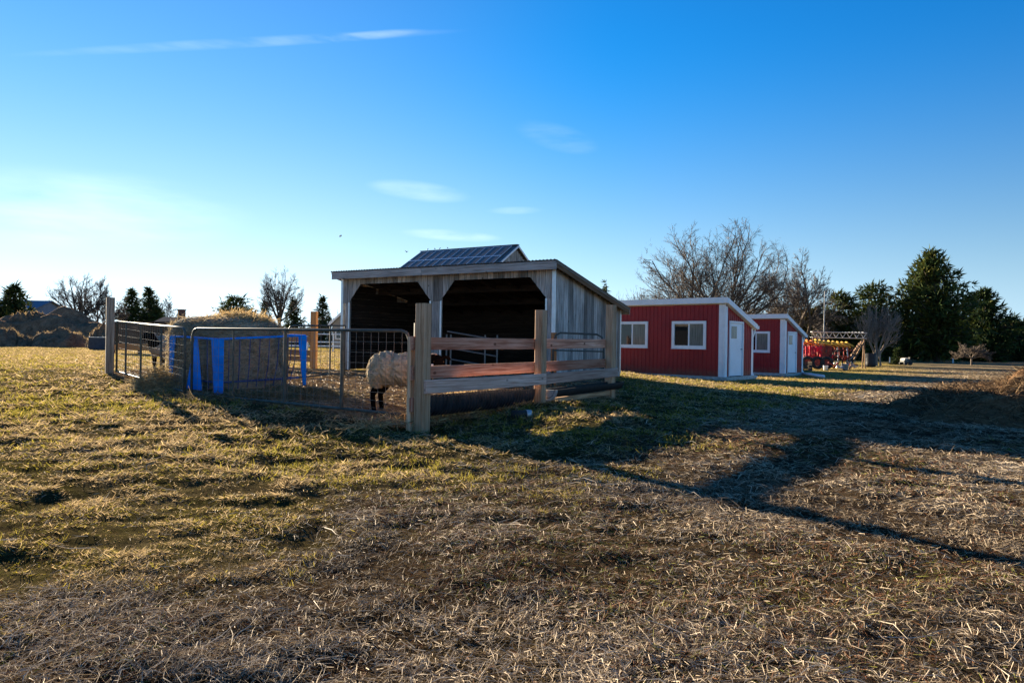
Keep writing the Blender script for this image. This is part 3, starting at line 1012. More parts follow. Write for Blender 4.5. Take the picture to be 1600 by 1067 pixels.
def make_shed():
    root = thing('red_shed', 'red ribbed steel shed with two white sliding windows, nearest the barn', 'shed', (0, 0, 0), s_rz, None)
    MB().box((-.06, -.08, -.25), (S_L + .12, S_D + .1, .10)).build('slab', M['concrete'], root)

    def ribbed(name, p0, axis, out, length, ztop, holes):
        """steel sheeting with ribs, cut round the openings; axis/out are local unit vectors"""
        prof = []                    # (s, depth)
        s = 0.0
        pitch = .1524
        while s < length - 1e-6:
            prof += [(s, .0), (min(length, s + .118), .0), (min(length, s + .126), .016), (min(length, s + .144), .016)]
            s += pitch
        prof.append((length, 0.0))
        mb = MB()
        ax, ou = Vector(axis), Vector(out)
        for (s0, d0), (s1, d1) in zip(prof[:-1], prof[1:]):
            if s1 - s0 < 1e-6: continue
            sm = (s0 + s1) / 2
            spans = [(.10, None)]
            for h in holes:
                if h[0] < sm < h[1]:
                    spans = []
                    if h[2] > .12: spans.append((.10, h[2]))
                    spans.append((h[3], None))
            for z0, z1 in spans:
                za, zb = (ztop(s0), ztop(s1)) if z1 is None else (z1, z1)
                q0 = Vector(p0) + ax * s0 + ou * d0; q1 = Vector(p0) + ax * s1 + ou * d1
                mb.add([q0 + Vector((0, 0, z0)), q1 + Vector((0, 0, z0)), q1 + Vector((0, 0, zb)), q0 + Vector((0, 0, za))], [(0, 1, 2, 3)])
        return mb.build(name, M['red'], root)

    wins = [(S_L - 1.87, S_L - .63), (S_L - 4.06, S_L - 2.80)]
    wz0, wz1 = 1.00, 1.91
    ribbed('front_wall', (0, 0, 0), (1, 0, 0), (0, -1, 0), S_L, lambda s: S_HF, [(a + .03, b - .03, wz0 + .03, wz1 - .03) for a, b in wins])
    dy0, dy1, dz1 = .28, 1.40, 2.02 - .10
    slope = lambda s: S_HF + (S_HB - S_HF) * s / S_D
    ribbed('side_wall', (S_L, 0, 0), (0, 1, 0), (1, 0, 0), S_D, slope, [(dy0 + .03, dy1 - .03, .1, dz1 - .03)])
    ribbed('side_wall', (0, S_D, 0), (0, -1, 0), (-1, 0, 0), S_D, lambda s: slope(S_D - s), [])
    ribbed('back_wall', (S_L, S_D, 0), (-1, 0, 0), (0, 1, 0), S_L, lambda s: S_HB, [])
    # dark lining so the panes have a room behind them
    MB().box((.12, .25, .1), (S_L - .12, S_D - .1, .14)).build('floor', M['concrete'], root)
    MB().box((S_L - .05, -.028, .10), (S_L + .028, -.016, S_HF)).box((S_L + .016, -.016, .10), (S_L + .028, .15, S_HF - .06)).build('corner_trim', M['white'], root)
    MB().box((S_L - .19, -.034, .10), (S_L - .052, -.018, S_HF)).build('corner_trim', M['white'], root)
    MB().box((S_L + .018, S_D - .09, .10), (S_L + .03, S_D + .02, S_HB)).build('corner_trim', M['white'], root)
    for a, b in wins:
        fr = MB()
        t_ = .095
        y0, y1 = -.045, .03
        fr.box((a, y0, wz1 - t_), (b, y1, wz1)).box((a, y0, wz0), (b, y1, wz0 + t_)).box((a, y0, wz0 + t_), (a + t_, y1, wz1 - t_)).box((b - t_, y0, wz0 + t_), (b, y1, wz1 - t_))
        w_ = fr.build('window', M['white'], root)
        mid = (a + b) / 2
        MB().box((mid - .025, -.02, wz0 + t_), (mid + .025, .02, wz1 - t_)).build('mullion', M['white'], w_)
        MB().box((a + t_, .0, wz0 + t_), (mid - .025, .012, wz1 - t_)).build('pane', M['glass'], w_)
        MB().box((mid + .025, -.01, wz0 + t_), (b - t_, .002, wz1 - t_)).build('pane', M['glass_curtain'], w_)
        MB().box((a - .01, -.06, wz0 - .025), (b + .01, .0, wz0 - .002)).build('sill', M['white'], w_)
    d_ = MB().box((S_L - .02, dy0 + .07, .12), (S_L + .012, dy1 - .07, dz1 - .07)).build('door', M['white_door'], root)
    fr = MB().box((S_L - .02, dy0, .11), (S_L + .05, dy0 + .065, dz1)).box((S_L - .02, dy1 - .065, .11), (S_L + .05, dy1, dz1)).box((S_L - .02, dy0 + .065, dz1 - .065), (S_L + .05, dy1 - .065, dz1))
    fr.build('door_frame', M['white'], root)
    MB().box((S_L + .012, dy0 + .2, 1.35), (S_L + .018, dy0 + .62, 1.75)).build('door_pane', M['glass_curtain'], d_)
    MB().tube([(S_L + .012, dy1 - .15, 1.0), (S_L + .07, dy1 - .15, 1.0)], .02, 8).build('handle', M['steel'], d_)
    MB().box((S_L + .0, dy0 + .02, .10), (S_L + .10, dy1 - .3, .12)).build('threshold', M['rubber'], root)
    # roof
    ov = .14
    za = lambda y: S_HF + (S_HB - S_HF) * y / S_D
    MB().prism([(-ov, -ov, za(-ov) + .13), (-ov, S_D + ov, za(S_D + ov) + .13), (-ov, S_D + ov, za(S_D + ov) + .18), (-ov, -ov, za(-ov) + .18)], (S_L + 2 * ov, 0, 0)).build('roof', M['roof_metal'], root)
    MB().prism([(-ov + .03, -ov + .03, za(-ov) + .0), (-ov + .03, S_D + ov - .03, za(S_D + ov) + .0), (-ov + .03, S_D + ov - .03, za(S_D + ov) + .125), (-ov + .03, -ov + .03, za(-ov) + .125)], (S_L + 2 * ov - .06, 0, 0)).build('soffit', M['white'], root)
    MB().box((-ov - .01, -ov - .02, za(-ov) - .01), (S_L + ov + .01, -ov + .01, za(-ov) + .175)).build('front_fascia', M['white'], root)
    for xx in (-ov - .012, S_L + ov - .012):
        MB().prism([(xx, -ov, za(-ov) - .0), (xx, S_D + ov, za(S_D + ov) + .0), (xx, S_D + ov, za(S_D + ov) + .172), (xx, -ov, za(-ov) + .172)], (.026, 0, 0)).build('rake_fascia', M['white'], root)
    zg = za(S_D + ov)
    g = MB().box((-ov, S_D + ov + .005, zg + .02), (S_L + ov + .02, S_D + ov + .12, zg + .13)).build('gutter', M['white'], root)
    xd = S_L + .02
    ds = MB().tube([(xd, S_D + ov + .06, zg + .03), (xd, S_D + ov + .02, zg - .05), (xd - .03, S_D + .06, zg - .28), (xd - .03, S_D + .06, .18), (xd + .02, S_D + .06, .07), (xd + .16, S_D + .06, .04)], .045, 8, True)
    ds.build('downspout', M['white'], root)
    return root


sc = at(1131, 594, 22.0)
sl_ = Vector((sc.x - .75 * S_L, sc.y + .66 * S_L, 0))
shed = make_shed()
shed.location = (sl_.x, sl_.y, gnd(sc.x, sc.y) + .02)
shed['group'] = 'red steel sheds in a row'
shed2 = copy_tree(shed)
sc2 = at(1225, 587, 29.5)
shed2.location = (sc2.x - .75 * S_L, sc2.y + .66 * S_L, sc2.z)
shed2['label'] = 'farther red steel shed with white trim, partly hidden behind the nearer red shed'
# drain pipe running over the grass from the far shed's downspout
p0 = at(1251, 583, 31.2); p1 = at(1287, 591, 28.2)
dp = MB().tube([(p0.x, p0.y, gnd(p0.x, p0.y) + .07), (p0.x * .6 + p1.x * .4, p0.y * .6 + p1.y * .4, gnd(p0.x, p0.y) + .08), (p1.x, p1.y, gnd(p1.x, p1.y) + .06)], .065, 8).build('drain_pipe', M['white'], None, True)
tag(dp, 'white drain pipe lying on the grass beside the farther red shed', 'drain pipe')

# ================================================================== pen: post and rail side
e_ = Vector((.588, .809, 0)); n_ = Vector((.809, -.588, 0))
p1 = at(659, 673, 8.4); p2 = at(843.5, 629, 10.4); p3 = at(953, 620, 12.4)
P1, P2, P3 = [Vector((p.x, p.y, 0)) for p in (p1, p2, p3)]
fence = thing('rail_fence', 'post and rail fence with reddish rails along the right of the pen', 'fence', (P1.x, P1.y, 0))
FO = P1.copy()


def fb(name, a, b, w, t_, mat, up=(0, 0, 1)):
    return beam(name, fence, Vector(a) - FO, Vector(b) - FO, w, t_, mat, up)


def vpost(P, z0, z1, w=.14, name='post', mat='post_wood'):
    return fb(name, (P.x, P.y, z0), (P.x, P.y, z1), w, w, M[mat], up=tuple(n_))


vpost(P1, -.25, 1.55, .15)
vpost(P2, -.2, 1.585, .14)
vpost(P3, -.2, 1.79, .15)
CP = P1 - n_ * .165 - e_ * .01
fb('gate_post', (CP.x, CP.y, -.1), (CP.x, CP.y, 1.14), .14, .055, M['post_wood'], up=tuple(e_))
ino = -n_ * .095


def rail(A, B, za, zb, w, off, mat, ext0=.08, ext1=.07):
    a = A + off - e_ * ext0; b = B + off + e_ * ext1
    return fb('rail', (a.x, a.y, za), (b.x, b.y, zb), w, .038, M[mat])


for (za0, za1, zb0, zb1, zc0, zc1, mat) in ((.975, 1.137, .985, 1.15, 1.01, 1.17, 'rail_wood'), (.613, .774, .634, .79, .66, .815, 'rail_wood')):
    rail(P1, P2, (za0 + za1) / 2, (zb0 + zb1) / 2, .158, ino, mat, .09, -.005)
    rail(P2, P3, (zb0 + zb1) / 2, (zc0 + zc1) / 2, .156, ino, mat, .0, .08)
out = n_ * .097
rail(P1, P2, .53, .54, .165, out, 'rail_grey', .06, -.003)
rail(P2, P3, .541, .575, .155, out, 'rail_grey', .0, .08)
# block ends between the two posts (dark end grain) and steel gate pins
for z in (1.06, .69, .30):
    q = P1 - n_ * .108 - e_ * .062
    fb('spacer_block', (q.x, q.y, z - .085), (q.x, q.y, z + .085), .05, .06, M['rail_wood'], up=tuple(e_))
q = P1 - n_ * .12
MB().tube([(q.x - FO.x, q.y - FO.y, 1.12), (q.x - FO.x, q.y - FO.y, 1.31)], .028, 8).build('hinge_pin', M['gate_metal'], fence)
q = P1 + e_ * .17 - n_ * .16
for z in (1.22, 1.33):
    MB().box((q.x - FO.x - .03, q.y - FO.y - .03, z - .025), (q.x - FO.x + .03, q.y - FO.y + .03, z + .025)).build('hinge_lug', M['gate_metal'], fence)
fb('sill_rail', P2 + n_ * .02 + e_ * .07 + Vector((0, 0, .19)), P3 + n_ * .02 - e_ * .06 + Vector((0, 0, .205)), .07, .05, M['post_wood'])
fb('ground_beam', P2 - n_ * .05 + e_ * .2 + Vector((0, 0, .1)), P3 - n_ * .05 - e_ * .5 + Vector((0, 0, .1)), .12, .1, M['barn_wood'])


# split corrugated pipe used as trough, and the smooth black trough in the second bay
def half_pipe(A, B, z0, z1, r, ribs, depth, a0=-1.0, a1=181.0, flat=1.0):
    n_len = ribs * 4 if ribs else 12
    na = 14
    V, Fc = [], []
    ax = (B - A)
    for lay in (0, 1):
        for i in range(n_len + 1):
            f = i / n_len
            c = A + ax * f + Vector((0, 0, z0 + (z1 - z0) * f))
            rr = r + (depth if ribs and (i % 4 in (1, 2)) else 0) - lay * .012
            for j in range(na + 1):
                a = math.radians(a0 + (a1 - a0) * j / na)
                V.append(c + n_ * (math.cos(a) * rr * flat) - Vector((0, 0, 1)) * (math.sin(a) * rr))
    row = na + 1
    lay0 = (n_len + 1) * row
    for i in range(n_len):
        for j in range(na):
            k = i * row + j
            Fc.append((k, k + 1, k + row + 1, k + row)); Fc.append((lay0 + k, lay0 + k + row, lay0 + k + row + 1, lay0 + k + 1))
        for j in (0, na):
            k = i * row + j
            Fc.append((k, k + row, lay0 + k + row, lay0 + k) if j == 0 else (k, lay0 + k, lay0 + k + row, k + row))
    for i in (0, n_len):
        for j in range(na):
            k = i * row + j
            Fc.append((k, lay0 + k, lay0 + k + 1, k + 1) if i == 0 else (k, k + 1, lay0 + k + 1, lay0 + k))
    return MB().add(V, Fc)


TA = P1 + e_ * .10 - n_ * .10; TB = P2 - e_ * .04 - n_ * .17
o = half_pipe(TA, TB, .385, .385, .225, 34, .022, flat=.55).build('pipe_trough', M['black_plastic'])
tag(o, 'split black corrugated pipe used as a feed trough under the first fence bay', 'trough')
TA = P2 + e_ * .10 + n_ * .07; TB = P3 + e_ * .10 + n_ * .10
t2 = half_pipe(TA, TB, .37, .40, .13, 0, 0)
for c, z in ((TB, .40),):
    fan = [c + n_ * (math.cos(math.radians(a)) * .13) + Vector((0, 0, z - math.sin(math.radians(a)) * .13)) for a in range(0, 181, 15)]
    t2.prism(fan, tuple(e_ * .012))
o = t2.build('rubber_trough', M['rubber'])
tag(o, 'smooth black trough with a rounded end under the second fence bay', 'trough')
for c, z in ((TA, .37),):
    fan = [c + n_ * (math.cos(math.radians(a)) * .16) + Vector((0, 0, z + .0 - math.sin(math.radians(a)) * .17)) for a in range(0, 181, 15)]
    MB().prism(fan, tuple(e_ * .04)).build('end_cap', M['steel'], o)

# small arched walk gate between the fence and the barn wall
ga_ = at(864, 566, 13.5); gb_ = at(943, 568, 13.4)
gz = gnd(ga_.x, ga_.y)
wg = thing('walk_gate', 'small dark arched tube gate in front of the barn side wall', 'gate', (ga_.x, ga_.y, 0), math.atan2(gb_.y - ga_.y, gb_.x - ga_.x))
L_ = (gb_ - ga_).xy.length
MB().tube([(0, 0, .2), (0, 0, 1.12), (.05, 0, 1.24), (.14, 0, 1.285), (L_ - .14, 0, 1.265), (L_ - .04, 0, 1.21), (L_, 0, 1.1), (L_, 0, .2)], .02, 8).build('frame', M['gate_metal'], wg, True)
for z in (.94, .62, .34):
    MB().tube([(0.01, 0, z), (L_ - .01, 0, z - .01)], .014, 6).build('bar', M['gate_metal'], wg)
qp = at(865, 560, 13.6)
o = beam('wooden_post', None, (qp.x, qp.y, gz - .2), (qp.x, qp.y, 1.29), .11, .11, M['orange_wood'], up=(1, 0, 0))
tag(o, 'short orange-brown wooden post carrying the small arched gate', 'post')


# ================================================================== gates at the front of the pen
def bow_gate(label, A, B, za0, za1, zb0, zb1, uprights, nv, nh, corner=(1, 1)):
    """tube frame with rounded top corners between A and B (plan points), welded wire infill"""
    d = Vector((B.x - A.x, B.y - A.y, 0)); L = d.length
    root = thing('farm_gate', label, 'gate', (A.x, A.y, 0), math.atan2(d.y, d.x), 'tube gates along the front of the pen')
    zt = lambda x: za1 + (zb1 - za1) * x / L
    zb = lambda x: za0 + (zb0 - za0) * x / L
    rc = .13
    path = [(0, 0, zb(0)), (0, 0, zt(0) - (rc if corner[0] else .01))]
    if corner[0]: path += [(.03, 0, zt(0) - .05), (.06, 0, zt(0) - .02), (rc, 0, zt(rc))]
    if corner[1]: path += [(L - rc, 0, zt(L - rc)), (L - .06, 0, zt(L) - .02), (L - .03, 0, zt(L) - .05), (L, 0, zt(L) - rc)]
    else: path += [(L, 0, zt(L))]
    path += [(L, 0, zb(L))]
    MB().tube(path, .021, 8).build('frame', M['gate_metal'], root, True)
    MB().tube([(0, 0, zb(0) + .02), (L, 0, zb(L) + .02)], .019, 8).build('bottom_rail', M['gate_metal'], root)
    for f, r in uprights:
        x = f * L
        MB().tube([(x, 0, zb(x) + .02), (x, 0, zt(x) - .01)], r, 8).build('upright', M['gate_metal'], root)
    for i in range(1, nv):
        x = L * i / nv
        MB().tube([(x, .012, zb(x) + .02), (x, .012, zt(x) - .01)], .0024, 4).build('wire', M['wire'], root)
    for i in range(1, nh):
        f = i / nh
        f = f ** 1.25
        MB().tube([(0, .018, zb(0) + f * (zt(0) - zb(0))), (L, .018, zb(L) + f * (zt(L) - zb(L)))], .0024, 4).build('wire', M['wire'], root)
    return root


HG = at(638, 650, 8.72); CG = at(299, 618, 11.1)
# (fractions along the gate found from the upright's pixel column)


def frac_on(A, B, u):
    k = (u - 800) / F
    dx, dy = B.x - A.x, B.y - A.y
    return (k * A.y - A.x) / (dx - k * dy)


bow_gate('long dark wire-mesh gate in front of the blue feeder and the sheep', CG, HG, .15, 1.225, .12, 1.215,
         [(frac_on(CG, HG, 365), .014), (frac_on(CG, HG, 446), .026), (frac_on(CG, HG, 535), .026)], 34, 9)
G1A = at(182, 581, 14.2); G1B = at(288, 612, 11.25)
bow_gate('dark wire-mesh gate hung on the tall grey post at the left', G1A, G1B, .33, 1.39, .17, 1.235,
         [(frac_on(G1A, G1B, 197), .016), (frac_on(G1A, G1B, 220.5), .02), (frac_on(G1A, G1B, 252), .016)], 30, 9, (0, 1))
# chain holding the two gates together
mb = MB()
c0 = at(288, 573, 11.22); c1 = at(300, 571, 11.08)
for i in range(7):
    f = i / 6
    c = c0.lerp(c1, f) + Vector((0, -.03, -.05 * math.sin(f * math.pi)))
    mb.tube([c - Vector((.022, 0, 0)), c + Vector((0, 0, .014 if i % 2 else 0)) + Vector((0, .014 if not i % 2 else 0, 0)), c + Vector((.022, 0, 0))], .006, 5)
o = mb.build('chain', M['gate_metal'])
tag(o, 'short dark chain tying the two front gates together at the corner', 'chain')
# tall post on the left
q = at(171, 583, 14.45)
zt = at(172, 465, 14.45).z
o = beam('wooden_post', None, (q.x, q.y, gnd(q.x, q.y) - .3), (q.x, q.y, zt), .155, .155, M['old_post'], up=(.83, .56, 0))
tag(o, 'tall weathered grey square post at the left end of the pen', 'post')
MB().box((-.03, -.1, .05), (.03, -.08, .15)).build('hinge_plate', M['gate_metal'], o)

# divider gate inside the pen
DA = at(449, 585, 14.4); DB = at(538, 582, 15.6)
dz = gnd(DA.x, DA.y)
bow_gate('dark tube divider gate with an arched corner inside the pen behind the blue feeder', DA, DB, dz + .02, 1.36, dz + .1, 1.40,
         [(frac_on(DA, DB, 516), .02)], 9, 7, (1, 0))['group'] = 'inner gates of the pen'

# timber block and a bit of black pipe on the ground
q = at(622, 664, 8.75)
o = MB().prism([(-.17, -.05, -.05), (.17, -.06, -.05), (.18, .05, -.05), (-.16, .06, -.05)], (.01, 0, .13)).build('stone_block', M['concrete'])
o.location = (q.x, q.y, gnd(q.x, q.y)); o.rotation_euler = (0.02, .04, -.2)
tag(o, 'pale weathered block lying on the ground beside the gate hinge post', 'block')
q = at(815, 657, 8.95)
o = thing('pipe_end', 'cut end of black pipe lying in the grass below the corrugated trough', 'pipe', (q.x, q.y, gnd(q.x, q.y) + .05), .25)
MB().tube([(-.13, 0, 0), (.06, 0, 0)], .06, 12).build('pipe', M['rubber'], o, True)
MB().tube([(.06, 0, .0), (.085, 0, 0), (.13, 0, 0)], [.062, .066, .06], 12).build('collar', M['steel'], o, True)

#@@PART3
# ================================================================== plants: builders
def seg_mesh(name, P0, P1, R0, R1, mat, sides=3, cone=False):
    """tapered prisms for many branch pieces at once"""
    P0, P1, R0, R1 = [np.asarray(q, float) for q in (P0, P1, R0, R1)]
    d = P1 - P0
    d /= np.linalg.norm(d, axis=1)[:, None] + 1e-9
    ref = np.where(np.abs(d[:, 2:3]) > .9, np.array([[1.0, 0, 0]]), np.array([[0, 0, 1.0]]))
    a = np.cross(d, ref); a /= np.linalg.norm(a, axis=1)[:, None] + 1e-9
    b = np.cross(d, a)
    V = []
    if cone:
        for k in range(3):
            t_ = 2 * np.pi * k / 3
            V.append(P0 + (a * math.cos(t_) + b * math.sin(t_)) * R0[:, None])
        V.append(P1)
        V = np.stack(V, 1).reshape(-1, 3)
        base = np.arange(len(P0))[:, None] * 4
        return np_mesh(name, V, np.concatenate([base + np.array([[k, (k + 1) % 3, 3]]) for k in range(3)], 0), mat, smooth=True)
    for P, Rr in ((P0, R0), (P1, R1)):
        for k in range(sides):
            t_ = 2 * np.pi * k / sides
            V.append(P + (a * math.cos(t_) + b * math.sin(t_)) * Rr[:, None])
    V = np.stack(V, 1).reshape(-1, 3)
    base = np.arange(len(P0))[:, None] * (2 * sides)
    Fq = np.concatenate([base + np.array([[k, (k + 1) % sides, sides + (k + 1) % sides, sides + k]]) for k in range(sides)], 0)
    return np_mesh(name, V, Fq, mat, smooth=True)


def grow_bare(seed, height, stems, spread, depth, twig=.012, r0=.16, up=.35, kids=(3, 5), decay=.62, wob=.16, low=.36, fine=False):
    """branch pieces of a leafless tree: list of (p0, p1, r0, r1, level)"""
    rr = random.Random(seed)
    out = []

    def branch(p, d, L, r, lev):
        n = 4 if lev < 2 else ((3 if lev < 3 else 2) if fine else (2 if lev < 4 else 1))
        pts = [p]
        dd = d.copy()
        for i in range(n):
            dd = (dd + Vector((rr.gauss(0, wob), rr.gauss(0, wob), rr.gauss(0, wob) + up * .16))).normalized()
            q = pts[-1] + dd * (L / n)
            ra = r * (1 - .62 * i / n); rb_ = r * (1 - .62 * (i + 1) / n)
            out.append((pts[-1], q, max(ra, twig * .6), max(rb_, twig * .5), lev))
            pts.append(q)
        if lev >= depth: return
        k = rr.randint(*kids) + (1 if lev == 0 else 0)
        for j in range(k):
            f = (.32 if lev else low) + (.66 if lev else .98 - low) * (j + rr.random() * .7) / k
            i = min(n - 1, int(f * n))
            q = pts[i].lerp(pts[i + 1], f * n - i)
            t_ = (pts[i + 1] - pts[i]).normalized()
            ax = t_.cross(Vector((rr.gauss(0, 1), rr.gauss(0, 1), rr.gauss(0, 1)))).normalized()
            ang = rr.uniform(.42, .95)
            nd = (Matrix.Rotation(ang, 3, ax) @ t_)
            nd = (nd + Vector((0, 0, up * .5))).normalized()
            branch(q, nd, L * decay * rr.uniform(.75, 1.15) * (1.15 - .45 * f), max(twig, r * (1 - .62 * f) * .62), lev + 1)
        # leader goes on
        branch(pts[-1], (dd + Vector((0, 0, up * .3))).normalized(), L * decay * .9, max(twig, r * .40), lev + 1)

    for (ang, az, L, off) in stems:
        d = Vector((math.sin(R(ang)) * math.cos(R(az)), math.sin(R(ang)) * math.sin(R(az)), math.cos(R(ang))))
        branch(Vector((off, 0, 0)), d, L, r0 * (.7 + .3 * L / max(s[2] for s in stems)), 0)
    zmax = max(o[1].z for o in out)
    k = height / zmax
    return [(a * k, b * k, ra, rb_, l) for a, b, ra, rb_, l in out]


def scale_x(segs, half):
    m = sorted(abs(s[1].x) for s in segs)[int(len(segs) * .985)]
    k = half / m
    f = lambda v: Vector((v.x * k, v.y * k, v.z))
    return [(f(a), f(b), ra, rb_, l) for a, b, ra, rb_, l in segs]


def clip_env(segs, cx, cz, rx, rz_, seed=1):
    rr = random.Random(seed)
    out = []
    for a, b, ra, rb_, l in segs:
        q = math.sqrt(((b.x - cx) / rx) ** 2 + (b.y / rx) ** 2 * .8 + ((b.z - cz) / rz_) ** 2) if b.z > cz else math.sqrt(((b.x - cx) / rx) ** 2 + (b.y / rx) ** 2 * .8)
        if q < rr.uniform(.93, 1.07) or l == 0 and q < 1.0: out.append((a, b, ra, rb_, l))
    return out


def bare_tree(name, label, segs, loc, mat='bark', twig_mat='twig', group=None, cat='tree', rz=0):
    root = thing(name, label, cat, loc, rz, group)
    lmax = max(s[4] for s in segs)
    tr = [s for s in segs if s[4] == 0]; cr = [s for s in segs if 0 < s[4] < max(3, lmax)]; tw = [s for s in segs if s[4] >= max(3, lmax)]
    for part, ss, mm, sd in (('trunk', tr, mat, 7), ('crown', cr, twig_mat, 3), ('twigs', tw, twig_mat, 0)):
        if ss:
            link(part, seg_mesh(part, [tuple(s[0]) for s in ss], [tuple(s[1]) for s in ss], [s[2] * (1.25 if sd == 0 else 1) for s in ss], [s[3] for s in ss], M[mm], max(3, sd), sd == 0), root)
    return root


def tufts(P, D, size, n_per, r, cols, drop=.25, thin=.16):
    """needle tufts: n_per slim triangles at each point P round direction D"""
    n = len(P)
    Pn = np.repeat(P, n_per, 0); Dn = np.repeat(D, n_per, 0); S = np.repeat(size, n_per)
    rnd = r.normal(0, 1, (n * n_per, 3))
    d = Dn * .9 + rnd * .75; d[:, 2] -= drop * r.random(n * n_per)
    d /= np.linalg.norm(d, axis=1)[:, None]
    s = np.cross(d, r.normal(0, 1, (n * n_per, 3))); s /= np.linalg.norm(s, axis=1)[:, None] + 1e-9
    L = S * r.uniform(.6, 1.25, n * n_per)
    a = Pn + rnd * (S * .22)[:, None]
    V = np.stack([a - s * (L * thin)[:, None], a + s * (L * thin)[:, None], a + d * L[:, None]], 1).reshape(-1, 3)
    Fq = np.arange(n * n_per * 3).reshape(-1, 3)
    cc = np.repeat(np.repeat(cols, n_per, 0) * r.uniform(.7, 1.3, (n * n_per, 1)), 3, 0)
    return V, Fq, np.concatenate([cc, np.ones((len(cc), 1))], 1)


def conifer(name, label, loc, height, width, seed, profile, base=.06, whorls=26, per=8, droop=.15, tuft=.42, npt=5, rise=0.0, group=None, tint=(.030, .048, .016), trunk_r=.16, warm=.25, cat='tree', step=.30, trunks=1, lean=0.0):
    r = np.random.default_rng(seed)
    root = thing(name, label, cat, loc, r.uniform(0, 6), group)
    mb = MB()
    for k in range(trunks):
        o = (k - (trunks - 1) / 2) * 1.1
        mb.tube([(o, 0, -.3), (o * .8, .0, height * .35), (o * .3, .05, height * .7), (0, 0, height * .97)], [trunk_r * 1.2, trunk_r, trunk_r * .6, .02], 7)
    mb.build('trunk', M['bark'], root, True)
    P, D, B0, B1, BR = [], [], [], [], []
    for i in range(whorls):
        f = (i + r.random() * .6) / whorls
        z = height * (base + (1 - base) * f)
        for j in range(max(4, int(per * (1.1 - .4 * f)))):
            az = r.uniform(0, 2 * np.pi)
            L = width / 2 * profile(f) * r.uniform(.62, 1.14)
            el = (rise * (f) - droop * (1 - f)) + r.normal(0, .13)
            d = np.array([math.cos(az) * math.cos(el), math.sin(az) * math.cos(el), math.sin(el)])
            L = min(L, width * .5 * max(.12, profile(f)) * 1.06); z0 = z + r.normal(0, height / whorls * .4)
            p0 = np.array([0, 0, z0]); p1 = p0 + d * L
            B0.append(p0); B1.append(p1); BR.append(.018 + .012 * L)
            m = max(2, int(L / step))
            for q in range(m):
                t_ = .22 + .8 * (q + r.random()) / m
                side = r.normal(0, .16 * L * min(1, t_ + .2), 3) * np.array([1, 1, .35])
                P.append(p0 + d * L * t_ + side); D.append(d + np.array([0, 0, .12]))
    P, D = np.array(P), np.array(D)
    n = len(P)
    base_c = np.array(tint)[None] * r.uniform(.55, 1.45, (n, 1))
    wm = (r.random(n) < warm)[:, None]
    base_c = np.where(wm, base_c * np.array([[1.9, 1.35, .8]]), base_c)
    V, Fq, C_ = tufts(P, D, tuft * r.uniform(.7, 1.3, n), npt, r, base_c)
    link('crown', np_mesh('crown', V, Fq, M['leaf'], C_), root)
    link('branches', seg_mesh('branches', B0, B1, BR, [b * .35 for b in BR], M['bark'], 3), root)
    return root


def base_pt(u, v, Y, dz=0.0):
    p = at(u, v, Y)
    return Vector((p.x, p.y, gnd(p.x, p.y) + dz))


def top_h(u, v, Y):
    """height above the ground of the point at (u, v, Y)"""
    p = at(u, v, Y)
    return p.z - gnd(p.x, p.y)


# ------------------------------------------------------------------ bare trees on the right
Y = 60
def fan(n, amax, L0, L1, off=0.0, seed=1):
    rr = random.Random(seed)
    return [(amax * math.sqrt((i + .5) / n) * rr.uniform(.85, 1.1), (i * 137.5 + rr.uniform(-20, 20)) % 360, L0 + (L1 - L0) * (i / n) * rr.uniform(.8, 1.1), rr.uniform(-off, off)) for i in range(n)]


segs = grow_bare(6, 1, fan(15, 50, 5.8, 5.2, .5, 5), 4.5, 4, twig=.010, r0=.17, up=.16, kids=(5, 7), decay=.48, low=.40, fine=True)
hh = top_h(1150, 318, Y)
segs = [(a * hh, b * hh, ra, rb_, l) for a, b, ra, rb_, l in segs]
segs = scale_x(segs, 7.2)
segs = clip_env(segs, .1, top_h(1110, 440, Y), 6.5, top_h(1150, 339, Y) - top_h(1110, 440, Y))
bare_tree('bare_tree', 'large leafless tree with many spreading stems rising behind the nearest red shed', segs, base_pt(1108, 560, Y))
Y = 68
segs = grow_bare(8, top_h(1250, 372, Y), [(8, 20, 5, 0), (26, 180, 4.6, -.2), (30, 5, 4.8, .2), (44, 0, 4.0, .3), (18, 270, 4, 0), (14, 90, 4, 0)], 3, 4, twig=.014, r0=.2, up=.10, kids=(6, 7), decay=.52, low=.38)
segs = scale_x(segs, 5.2)
segs = clip_env(segs, 0, 5.5, 4.6, 5.6)
bare_tree('bare_tree', 'leafless tree right of the large spreading one, above the farther red shed', segs, base_pt(1246, 560, Y))
Y = 50
segs = grow_bare(21, top_h(1370, 460, Y), [(6, 30, 1.2, 0), (3, 200, 1.1, 0), (32, 180, 1.9, .02), (34, 0, 1.9, .05), (18, 120, 1.9, 0), (20, 300, 1.9, .04), (42, 220, 1.6, 0), (45, 330, 1.6, .03), (24, 60, 1.8, 0)], 1.5, 3, twig=.013, r0=.075, up=.40,
                 kids=(4, 6), decay=.60, wob=.10)
segs = scale_x(segs, 2.0)
segs = clip_env(segs, 0, 2.2, 1.85, top_h(1370, 472, Y) - 2.8)
segs = [(a + Vector((0, 0, .55)), b + Vector((0, 0, .55)), ra, rb_, l) for a, b, ra, rb_, l in segs] + [(Vector((0, 0, -.2)), Vector((.0, 0, .62)), .12, .10, 0), (Vector((.5, .2, -.2)), Vector((.22, .1, 1.0)), .05, .05, 0)]
bare_tree('bare_sapling', 'small pale-barked leafless tree with upswept twigs beside the farm machinery', segs, base_pt(1369, 573, Y), 'bark_pale', 'bark_pale')
Y = 62
